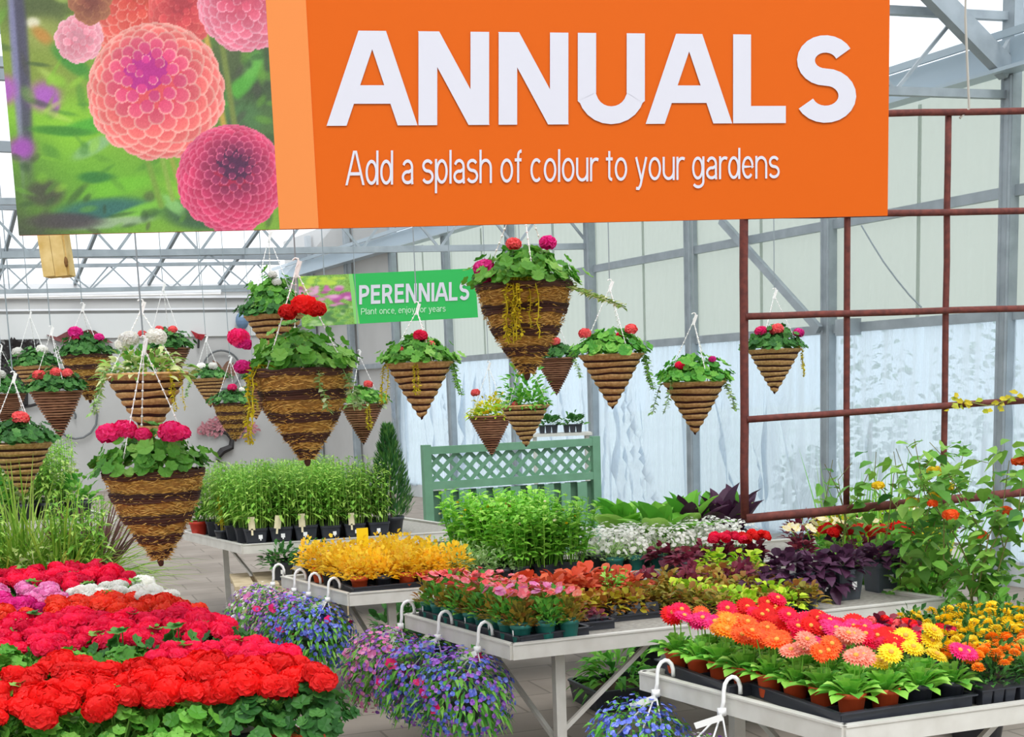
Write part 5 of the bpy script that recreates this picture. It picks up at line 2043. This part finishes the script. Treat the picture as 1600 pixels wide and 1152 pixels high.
# ------------------------------------------------------------------ cone baskets
print('baskets')
M_moss = mat('moss_lining', 'b88a45', .95, col2='8f6530', scale=26, bump=.6)
M_fibre = plantmat('moss_fibre', ['bd8c3c', 'dbae58', 'ecc674', '9a6e2e'], .9, .1)
M_vineb = plantmat('dark_vine_twig', ['4a2f26', '5c3c30', '3a2420', '6b4a3a'], .8, 0)
M_lin = mat('basket_lining', '4a2620', .9, col2='3a1c18', scale=20)
M_tan = plantmat('tan_willow', ['cfa066', 'dcb47a', 'bd8c52', 'e8c994'], .7, 0)
M_brn = plantmat('brown_willow', ['8f6246', 'a5765a', '7a5038', 'b88a6a'], .75, 0)
M_straw = mat('tan_straw', 'd9b07a', .75, col2='b98a54', scale=22, bump=.4)
M_chain = mat('white_chain', 'f3f3f1', .4)


def cone_r(t, bulge):
    """radius at depth t (0 rim .. 1 tip) for a basket of rim diameter 1"""
    return .5 * ((1 - t) + bulge * sin(pi * t) * .5)


def ring_rope(mb, t, H, bulge, thick, out, seed, n=40, strands=1, wav=.02):
    for s_ in range(strands):
        pts = []
        for j in range(n + 1):
            a = 2 * pi * j / n
            q = noise.noise(V((cos(a) * 2, sin(a) * 2, seed + s_ * 3.1)))
            tt = t + (s_ - (strands - 1) / 2) * thick * 1.2 / H + q * wav
            r = cone_r(min(1, max(0, tt)), bulge) + out
            pts.append(V((cos(a) * r, sin(a) * r, -H * tt)))
        mb.tube(pts, [thick * (.85 + .4 * noise.noise(V((j * .9, seed, s_)))) for j in range(n + 1)], 6, False)


def basket_meshes(style):
    def f():
        if style == 'moss':
            H, bu = .96, .34
            mb = MB()
            mb.lathe([(cone_r(k / 14, bu), -H * k / 14) for k in range(14, -1, -1)], 36, wob=lambda a, z: .02 * noise.noise(V((cos(a) * 5, sin(a) * 5, z * 9))))
            mb.m = 1
            mb.lathe([(.001, -.05), (.49, -.05)], 24)
            lin_ = mb.mesh('moss_lining', [M_moss, P_soil], True)
            fb = MB()
            for _ in range(2600):
                t_ = rnd.random() ** 1.2 * .96
                a = rnd.uniform(0, 6.28)
                r = cone_r(t_, bu) + .008
                d = V((-sin(a), cos(a), rnd.uniform(-.35, .35))) * rnd.choice((-1, 1)) + V((cos(a), sin(a), 0)) * rnd.uniform(.0, .35)
                fb.leaf(V((cos(a) * r, sin(a) * r, -H * t_)), d, V((cos(a), sin(a), 0)), rnd.uniform(.05, .12), .010, .1, .2, 'lance', 2)
            fib = fb.mesh('moss_fibre', M_fibre)
            vb = MB()
            for k, t_ in enumerate((.015, .26, .50, .72, .9)):
                ring_rope(vb, t_, H, bu, .02, .018, k * 1.7, 36, 4 if k else 3, .026)
            vb.blob((0, 0, -H * .985), .035, 10, 8, .3, (1, 1, 1.6))
            return [('moss_lining', lin_), ('moss_fibre', fib), ('vine_wrap', vb.mesh('vine_wrap', M_vineb, True))], H
        if style == 'striped':
            H, bu = .86, .05
            mb = MB()
            nb, n, q = 8, 44, 6
            mb.m = 0
            prof = []
            for k in range(nb):                  # each band: a bulging tan willow rope, then the dark twig under it
                for i_ in range(q):
                    f_ = i_ / q
                    prof.append(((k + f_) / nb, .012 * sin(pi * f_ / .6) if f_ < .6 else -.010, 0 if f_ < .6 else 1))
            prof.append((1.0, 0, 1))
            o_ = 0
            grid = []
            for (t_, bulge_, _) in prof:
                row = []
                for j_ in range(n):
                    a = 2 * pi * j_ / n
                    tt = t_ * .97 + .012 * noise.noise(V((cos(a) * 1.6, sin(a) * 1.6, t_ * 7))) + .012 * sin(a + t_ * 9)
                    tt = min(.985, max(0, tt))
                    r = max(.004, cone_r(tt, bu) + bulge_ * (1 + .6 * noise.noise(V((cos(a) * 4, sin(a) * 4, t_ * 20)))))
                    row.append(V((cos(a) * r, sin(a) * r, -H * tt)))
                grid.append(row)
            tan_, drk = MB(), MB()
            for k in range(len(prof) - 1):
                is_t = prof[k][2] == 0
                for j_ in range(n):
                    j2 = (j_ + 1) % n
                    if is_t:
                        tan_.add([grid[k][j_], grid[k][j2], grid[k + 1][j2], grid[k + 1][j_]], [(3, 2, 1, 0)])
            drk.v = [p_ * (.955 if prof[r_ // n][2] == 0 else 1.0) + V((0, 0, p_.z * (.045 if prof[r_ // n][2] == 0 else 0))) for r_, p_ in enumerate(sum(grid, []))]
            drk.f = [(k * n + j_, (k + 1) * n + j_, (k + 1) * n + (j_ + 1) % n, k * n + (j_ + 1) % n) for k in range(len(prof) - 1) for j_ in range(n)]
            drk.mi = [0] * len(drk.f)
            ring_rope(tan_, .0, H, bu, .022, .004, 1.0, 36, 1, .006)
            drk.m = 1
            drk.lathe([(.001, -.05), (.485, -.05)], 24)
            return [('willow_weave', tan_.mesh('willow_weave', M_straw)), ('dark_twig_weave', drk.mesh('dark_twig_weave', [M_lin, P_soil]))], H
        H, bu = .95, .06
        mb = MB()
        mb.lathe([(max(.001, cone_r(k / 8, bu) - .01), -H * k / 8) for k in range(8, -1, -1)], 28)
        mb.m = 1
        mb.lathe([(.001, -.05), (.48, -.05)], 24)
        lin_ = mb.mesh('basket_lining', [M_lin, P_soil], True)
        vb = MB()
        for k in range(17):
            ring_rope(vb, .015 + .96 * k / 17, H, bu, .030 * (1 - .35 * k / 17), .003, k * 2.9, 30, 1, .01)
        return [('basket_lining', lin_), ('willow_weave', vb.mesh('willow_weave', M_brn, True))], H
    return me(('basket', style), f)


def hanger_mesh(hh, nl=14):
    """three bead chains to a ring, with the white clip"""
    def f():
        mb = MB()
        for k in range(3):
            a = 2 * pi * k / 3 + .55
            p0 = V((cos(a) * .48, sin(a) * .48, 0)); p1 = V((cos(a) * .015, sin(a) * .015, hh))
            mb.tube([p0, p1], .006, 4)
            for j in range(nl):
                mb.blob(p0.lerp(p1, (j + .5) / nl), .0135, 6, 4)
        return mb.mesh('hanger_chain', [M_chain])
    return me(('hanger', hh), f)


def clip_mesh(hh):
    def f():
        mb = MB()
        mb.tube([(.0, 0, hh - .02), (0, 0, hh + .06), (.035, 0, hh + .10), (.03, 0, hh + .15), (0, 0, hh + .16), (-.03, 0, hh + .14)], .011, 6)
        mb.box((.02, 0, hh + .05), (.05, .012, .17), Matrix.Rotation(.35, 3, 'Y'))
        return mb.mesh('hook', [M_chain])
    return me(('clip', hh), f)


bfol = [fol_geranium(('b', k_), 260, .58, .46, .082, 'bask') for k_ in range(3)]


def fol_mixed(key, m, n=260, L=.16, W_=.08):
    return fol_bush(key, n, .56, .36, L, W_, 'ovate', -.02, .3, m, 3, .5, .1, .4)


def trail(key, n, L, m, lw=.06, spread=.12, lean=.25):
    """trailing shoots hanging over the rim"""
    def f():
        mb = MB()
        for k in range(n):
            a0 = rnd.uniform(-spread, spread)
            pts = [V((0, 0, .05)), V((.08 + a0 * .2, a0, .06)), V((.14, a0 * 1.3, -.05))]
            seg = 7
            for j in range(1, seg + 1):
                pts.append(V((.14 + lean * .15 * j / seg + rnd.uniform(-.015, .015), a0 * 1.4 + rnd.uniform(-.02, .02), -.05 - L * j / seg * rnd.uniform(.92, 1.0))))
            mb.tube(pts, .006, 4, False)
            for j in range(len(pts) - 1):
                for q in range(4):
                    p = pts[j].lerp(pts[j + 1], q / 4)
                    mb.leaf(p, rdir(-.5, .5), V((0, 0, 1)) + rv(.5), lw * rnd.uniform(.8, 1.2), lw * .75, .2, .1, 'ovate', 2)
        return mb.mesh('trailing_shoot', m)
    return me(key, f)


def basket(px, py, wpx, D, style, cols, label, fol=None, nb=5, hh=1.05, fm=None, trails=(), rz=None, balls=.105, spread=.9, up=.36, extra_fol=None, sway=0):
    """rim centre at (px, py), rim wpx wide in the photograph, real rim diameter D"""
    y = D * FPX / wpx
    p = at_y(px, py, y)
    t = thing('hanging_basket', label, 'hanging basket', p, 0, 'cone baskets', D)
    parts, H = basket_meshes(style)
    r0 = rnd.uniform(0, 6.28)
    for nm, m_ in parts:
        part(nm, m_, t, None, None, (0, 0, r0))
    part('foliage', fol or bfol[rnd.randrange(3)], t, fm, (0, 0, -.03), (0, 0, rnd.uniform(0, 6.28)))
    if extra_fol:
        part('foliage', extra_fol, t, None, (0, 0, -.02), (0, 0, rnd.uniform(0, 6.28)))
    if isinstance(cols, list):            # placed heads: (x, z, size, colour), front side
        for x, z, s_, c in cols:
            part('bloom', bloom_ball(rnd.randrange(4), .05, 34, .72), t, c, (x, -.22, z), (.2, 0, rnd.random() * 6), s_ * 2)
    else:
        for b in heads(nb, .42, .25, .22, lambda: bloom_ball(rnd.randrange(4), .05, 34, .72), cols, 1.5, 2.3, .4):
            part('bloom', b[0], t, b[1], b[2], b[3], b[4])
    part('hanger_chain', hanger_mesh(hh), t, None, None, (0, 0, rz or rnd.uniform(0, 2)))
    part('hook', clip_mesh(hh), t, None, None, (0, 0, rnd.uniform(-.6, .6)))
    for (ang, me_, s_) in trails:
        part('trailing_shoot', me_, t, None, (cos(radians(ang)) * .40, sin(radians(ang)) * .40, .0), (0, 0, radians(ang)), s_)
    q = p - P0
    zr = roof_z(q.dot(WA), q.dot(WN)) - .06
    mb = MB()
    mb.tube([(0, 0, hh + .15), (0, 0, (zr - p.z) / D)], .004 / D, 4)
    mb.build('hanging_wire', M_steeld, t)
    return t


jen = [trail(('jen', k_), 3, .55, G_jenny, .055) for k_ in range(2)]
ivy = [trail(('ivy', k_), 2, .5, G_pale, .085, .2, 1.1) for k_ in range(2)]
sprig = trail('sprig', 2, .22, G_varieg, .08, .12, 3.6)
grn = trail('grntrail', 3, .6, G_vine, .09, .2, .8)
# the three big moss baskets
basket(240, 738, 148, .40, 'moss', [(-.36, .42, 1.5, F_hot), (-.20, .46, 1.35, F_hot), (-.02, .40, 1.0, F_hot), (.27, .42, 1.5, F_hot), (.36, .40, 1.2, F_hot), (.30, -.06, 1.0, F_cer)], 'big moss and vine cone basket with hot pink geraniums, lowest one above the aisle', hh=1.25, fm=G_ger)
basket(472, 580, 146, .40, 'moss', [(.10, .66, 1.5, F_red), (-.08, .60, 1.1, F_red), (.22, .62, 1.1, F_red), (-.60, .36, 1.3, F_hot), (-.56, .30, 1.0, F_mag), (-.58, .06, 1.0, F_mag), (.02, .22, .8, F_cer)], 'big moss and vine cone basket with red geraniums at the left of the green sign', hh=1.0,
       trails=[(222, jen[0], 1.25), (315, ivy[0], .8), (345, ivy[1], .8)])
basket(819, 447, 142, .40, 'moss', [(-.42, .18, 1.3, F_mag), (-.36, .06, 1.0, F_hot), (-.10, .42, .9, F_cor), (.26, .42, 1.0, F_mag)], 'big moss and vine cone basket hanging right of the green sign with yellow trailing shoots', hh=1.0,
       trails=[(262, jen[0], 1.05), (275, jen[1], 1.0), (268, jen[1], .8), (5, sprig, 1.0), (340, sprig, .8)])
# striped willow cones along the film wall
basket(655, 568, 102, .37, 'striped', [(.05, .40, 1.2, F_cer), (.18, .26, .9, F_cor), (-.25, .2, .7, F_cor)], 'striped willow cone with one red geranium under the green sign', hh=.75, fm=G_ger, trails=[(205, jen[1], 1.0), (275, jen[0], .8), (350, grn, .8)])
basket(955, 555, 98, .36, 'striped', [(-.42, .34, 1.1, F_cor), (.30, .38, 1.1, F_cor), (.12, .30, .6, F_cer)], 'striped willow cone with two coral geraniums, right of the big moss basket', hh=1.0, fm=G_mid, trails=[(345, grn, .9)])
basket(1085, 598, 95, .36, 'striped', [(-.26, .28, .9, F_cer), (.26, .36, .7, F_mag)], 'striped willow cone hanging before the thick grey post left of the rusty grid', hh=.95, fm=G_mid, trails=[(200, ivy[0], .9), (340, ivy[1], .9)])
basket(1210, 547, 80, .36, 'striped', [(-.30, .36, 1.3, F_hot), (.0, .38, 1.5, F_cor), (.42, .30, 1.2, F_mag)], 'striped willow cone seen through the left column of the rusty grid', hh=1.0, fm=G_dark, trails=[(345, jen[0], .9)])
basket(820, 634, 76, .36, 'striped', [(-.18, .02, 1.0, F_cor), (.0, -.05, 1.0, F_red), (.02, .72, 1.1, F_cor), (.0, -.22, .8, F_red)], 'striped willow cone with tall bushy greenery hanging before the lattice fence', fol=fol_mixed('bm1', G_mid, 240, .17, .08), hh=1.1, extra_fol=fol_bush('bm1b', 160, .55, .75, .17, .08, 'ovate', .1, .5, G_mid))
basket(766, 650, 66, .36, 'brown', [(-.32, .55, 1.2, F_cor), (-.1, .1, .9, F_yel), (.2, .2, .9, F_yel), (-.2, -.1, .9, F_ora)], 'brown cone with yellow flowers left of the bushy striped cone', fol=fol_mixed('bm2', G_lime), hh=1.1, extra_fol=fol_bush('bm2b', 110, .5, .5, .17, .08, 'ovate', .0, .3, G_jenny))
basket(868, 560, 60, .36, 'brown', [(.0, .42, 1.4, F_cor)], 'small brown cone partly hidden behind the tip of the big right moss basket', hh=1.1, fm=G_dark, trails=[(330, ivy[1], 1.0)])
# left cluster
basket(228, 585, 124, .38, 'striped', [(-.12, .42, 1.4, F_white), (.22, .44, 1.4, F_white), (-.2, .36, 1.0, F_white)], 'striped willow cone with white geraniums and pale leaves above the lowest moss basket', fol=fol_mixed('bm3', G_varieg, 230, .17, .08), hh=.75, extra_fol=fol_mixed('bm3b', G_mid, 90), trails=[(200, ivy[0], .9), (330, jen[1], .8)])
basket(30, 694, 96, .38, 'striped', [(.14, .42, 1.5, F_cor), (-.40, .30, 1.0, F_cor)], 'striped willow cone with a coral geranium at the left edge above the grasses', hh=1.0, fm=G_dark)
basket(88, 612, 76, .36, 'brown', [(-.25, .34, 1.4, F_cor), (.1, .38, 1.3, F_cor), (.32, .36, 1.2, F_cor)], 'brown willow cone with coral geraniums beside the black metal wall disc', hh=1.15, fm=G_dark)
basket(135, 556, 72, .36, 'moss', [(-.12, .48, 1.7, F_mag), (.36, .36, 1.2, F_mag), (-.1, .4, 1.2, F_hot)], 'moss cone with magenta geraniums in front of the red brown metal wing', hh=.95, fm=G_dark)
basket(262, 545, 66, .36, 'brown', [(-.5, .34, 1.2, F_cor), (-.1, .44, 1.1, F_cor), (.2, .42, 1.2, F_cor)], 'brown willow cone with coral geraniums high behind the white flowered one', hh=1.35, fm=G_dark)
basket(54, 573, 62, .36, 'striped', [(-.3, .36, 1.6, F_white), (.3, .4, 1.6, F_white)], 'tan cone with white geraniums in front of the black metal wall disc', hh=1.2, fm=G_dark)
basket(8, 616, 60, .36, 'brown', [(.0, .5, 1.6, F_white), (-.3, .4, 1.2, F_white)], 'brown cone with white flowers hanging at the left edge by the wall disc', hh=1.1, fm=G_dark)
basket(326, 592, 52, .36, 'striped', [(-.15, .36, 1.5, F_white), (.2, .36, 1.5, F_white)], 'small striped cone with white flowers below the round bird wall art', hh=1.1, fm=G_dark, trails=[(200, ivy[1], 1.0)])
basket(364, 631, 58, .36, 'moss', [(.05, .42, 1.4, F_hot), (.3, .36, .9, F_white), (-.45, .1, .9, F_cor)], 'small moss cone with a pink geranium left of the big red flowered basket', hh=1.1, fm=G_dark)
basket(398, 618, 44, .36, 'striped', [(.1, .3, 1.1, F_mag)], 'small striped cone half hidden behind the big red flowered basket', hh=1.1, fm=G_dark, trails=[(300, jen[1], .9)])
basket(420, 592, 72, .36, 'brown', [(-.4, .3, 1.0, F_hot)], 'tan brown cone mostly hidden behind the big red flowered basket', hh=1.1, fm=G_dark)
basket(565, 632, 66, .36, 'brown', [(-.25, .42, 1.2, F_cor), (.2, .46, 1.2, F_cor)], 'brown cone with coral geraniums right of the big red flowered basket', fol=fol_mixed('bm4', G_pale, 150), hh=1.1, extra_fol=bfol[1], trails=[(300, jen[0], 1.0)])
basket(428, 494, 88, .36, 'striped', [(.06, .68, .9, F_white), (.12, .56, .9, F_white)], 'tan cone with white flowers high behind the big red flowered basket', hh=1.3, fm=G_dark, extra_fol=fol_geranium('tall', 170, .5, .75, .085, 'baskt'))

# ------------------------------------------------------------------ metal art on the rear wall
M_iron = mat('black_iron', '2e2b2c', .6)


def wall_pt(px, py, off=.08):
    nn = -WA
    q0 = W(S_END - off, 0, 0)
    d = ray(px, py)
    return CAM + d * ((q0 - CAM).dot(nn) / d.dot(nn))


def art(name, label, px, py):
    p = wall_pt(px, py)
    return thing(name, label, 'wall art', p, atan2(WN.y, WN.x) + pi), p


sc1 = (wall_pt(81, 600) - wall_pt(35, 600)).length / 46.0    # metres per pixel on the wall
t, p = art('wall_disc_tree', 'round black metal tree disc on the rear wall at the far left', 35, 585)
R_ = 52 * sc1
mb = MB(); mb.tube([(cos(a) * R_, 0, sin(a) * R_) for a in [2 * pi * k / 40 for k in range(41)]], .03, 6); mb.build('ring', M_iron, t)
mb = MB()
for k in range(16):
    a = pi * (.05 + .9 * k / 15)
    e = V((cos(a) * R_ * .9, 0, sin(a) * R_ * .9))
    mb.tube([(0, 0, -R_ * .95), (cos(a) * R_ * .08, 0, -R_ * .3), tuple(e * .55 + V((0, 0, -R_ * .05))), tuple(e)], [.06, .045, .02, .01], 5)
mb.build('branches', M_iron, t)
mb = MB()
for k in range(150):
    a = rnd.uniform(-.2, pi + .2); r = R_ * sqrt(rnd.uniform(.12, .9))
    mb.leaf(V((cos(a) * r, -.01, sin(a) * r)), V((cos(a), 0, sin(a))) + rv(.6), V((0, -1, 0)), .17, .10, 0, .1, 'ovate', 2)
mb.build('leaves', M_iron, t)
t, p = art('wall_wing', 'red brown metal wing shape on the rear wall behind magenta geraniums', 126, 524)
mb = MB()
n = 14
top = [(-54, 2), (-38, -2), (-22, 6), (-12, 9), (0, 5), (12, 9), (24, 7), (38, -4), (52, -14)]
bot = [(-54, 2), (-40, -8), (-26, -12), (-12, -10), (0, -4), (12, -6), (24, -9), (38, -12), (52, -14)]
vs = [V((x * sc1, -.02 - .06 * cos(x / 12), z * sc1)) for x, z in top] + [V((x * sc1, -.02, z * sc1)) for x, z in bot]
vs += [v + V((0, .03, 0)) for v in vs]
fs = [(i, i + 9, i + 10, i + 1) for i in range(8)] + [(18 + i, 18 + i + 1, 18 + i + 10, 18 + i + 9) for i in range(8)]
mb.add(vs, fs); mb.build('wing', mat('red_brown_metal', '6a3434', .6), t)
t, p = art('wall_bird', 'small red metal bird on a stem on the rear wall above the round art', 312, 524)
mb = MB()
vs = [V((-14 * sc1, 0, 8 * sc1)), V((-4 * sc1, -.10, 2 * sc1)), V((12 * sc1, 0, 1 * sc1)), V((2 * sc1, -.03, -9 * sc1)), V((-7 * sc1, -.03, -5 * sc1))]
vs += [v + V((0, .04, 0)) for v in vs]
mb.add(vs, [(0, 4, 1), (1, 4, 3), (1, 3, 2), (5, 6, 9), (6, 8, 9), (6, 7, 8), (0, 1, 6, 5), (1, 2, 7, 6), (2, 3, 8, 7), (3, 4, 9, 8), (4, 0, 5, 9)]); mb.build('body', mat('red_metal', 'b8323c', .5), t)
mb = MB(); mb.tube([(-2 * sc1, 0, -6 * sc1), (-4 * sc1, 0, -22 * sc1)], .025, 5); mb.build('stem', M_iron, t)
t, p = art('wall_ring_bird', 'round metal ring with a brown bird inside on the rear wall', 347, 578)
R_ = 33 * sc1
mb = MB(); mb.tube([(cos(a) * R_, 0, sin(a) * R_) for a in [2 * pi * k / 36 for k in range(37)]], .022, 6); mb.build('ring', mat('grey_iron', '6a6e70', .5), t)
mb = MB()
for s_ in (-1, 1):
    for k in range(5):
        mb.leaf(V((0, -.02, -.1 * R_)), V((s_ * (.6 + .1 * k), 0, .75 - .25 * k)), V((0, -1, 0)), R_ * .8, R_ * .3, 0, .1, 'lance', 3)
mb.blob((0, -.02, -.1 * R_), R_ * .16, 8, 6, 0, (.7, .6, 1.5)); mb.build('bird', mat('brown_iron', '8a6a58', .6), t)
t, p = art('wall_bonsai', 'pink leaved metal tree with a bent black trunk on the rear wall', 352, 690)
mb = MB(); mb.tube([(-16 * sc1, 0, -26 * sc1), (-6 * sc1, 0, -16 * sc1), (10 * sc1, 0, -10 * sc1), (12 * sc1, 0, 4 * sc1), (4 * sc1, 0, 14 * sc1), (-20 * sc1, 0, 22 * sc1)], [.07, .08, .07, .05, .04, .02], 6)
mb.tube([(12 * sc1, 0, 4 * sc1), (34 * sc1, 0, 16 * sc1)], [.04, .02], 5); mb.build('trunk', M_iron, t)
mb = MB()
for cx, cz, rx, rz_, n in ((-24, 22, 26, 10, 80), (-4, 34, 22, 10, 60), (36, 20, 24, 12, 70)):
    for _ in range(n):
        a = rnd.uniform(0, 6.28); q = sqrt(rnd.random())
        mb.leaf(V(((cx + cos(a) * q * rx) * sc1, rnd.uniform(-.04, .02), (cz + sin(a) * q * rz_) * sc1)), V((rnd.uniform(-1, 1), 0, rnd.uniform(-1, 1))), V((0, -1, 0)), .10, .06, 0, .1, 'ovate', 2)
mb.build('leaves', mat('pink_metal', 'c98a92', .6, col2='a86a74', scale=4), t)
t, p = art('wall_scroll', 'grey curled metal scroll with a teal leaf on the rear wall', 112, 655)
mb = MB(); mb.tube([(cos(a) * (.04 + .045 * a) * 1.6, 0, sin(a) * (.04 + .045 * a) * 1.6) for a in [k * .4 for k in range(18)]], .022, 5); mb.build('scroll', mat('grey_iron', '6a6e70', .5), t)
mb = MB(); mb.leaf(V((.1, -.01, .45)), V((.2, 0, 1)), V((0, -1, 0)), .4, .22, 0, .1, 'ovate', 3); mb.build('leaf', mat('teal_metal', '3f9a8c', .5), t)
t, p = art('wall_lantern', 'small blue grey round lantern on the rear wall left of the tan cone', 376, 502)
mb = MB(); mb.blob((0, -.12, 0), .16, 12, 8, 0, (.9, .9, 1.2)); mb.build('globe', mat('blue_grey_glaze', '6f8aa8', .4), t)
mb = MB(); mb.tube([(0, -.12, .18), (0, -.12, .3), (0, .05, .3)], .02, 5); mb.build('bracket', M_iron, t)
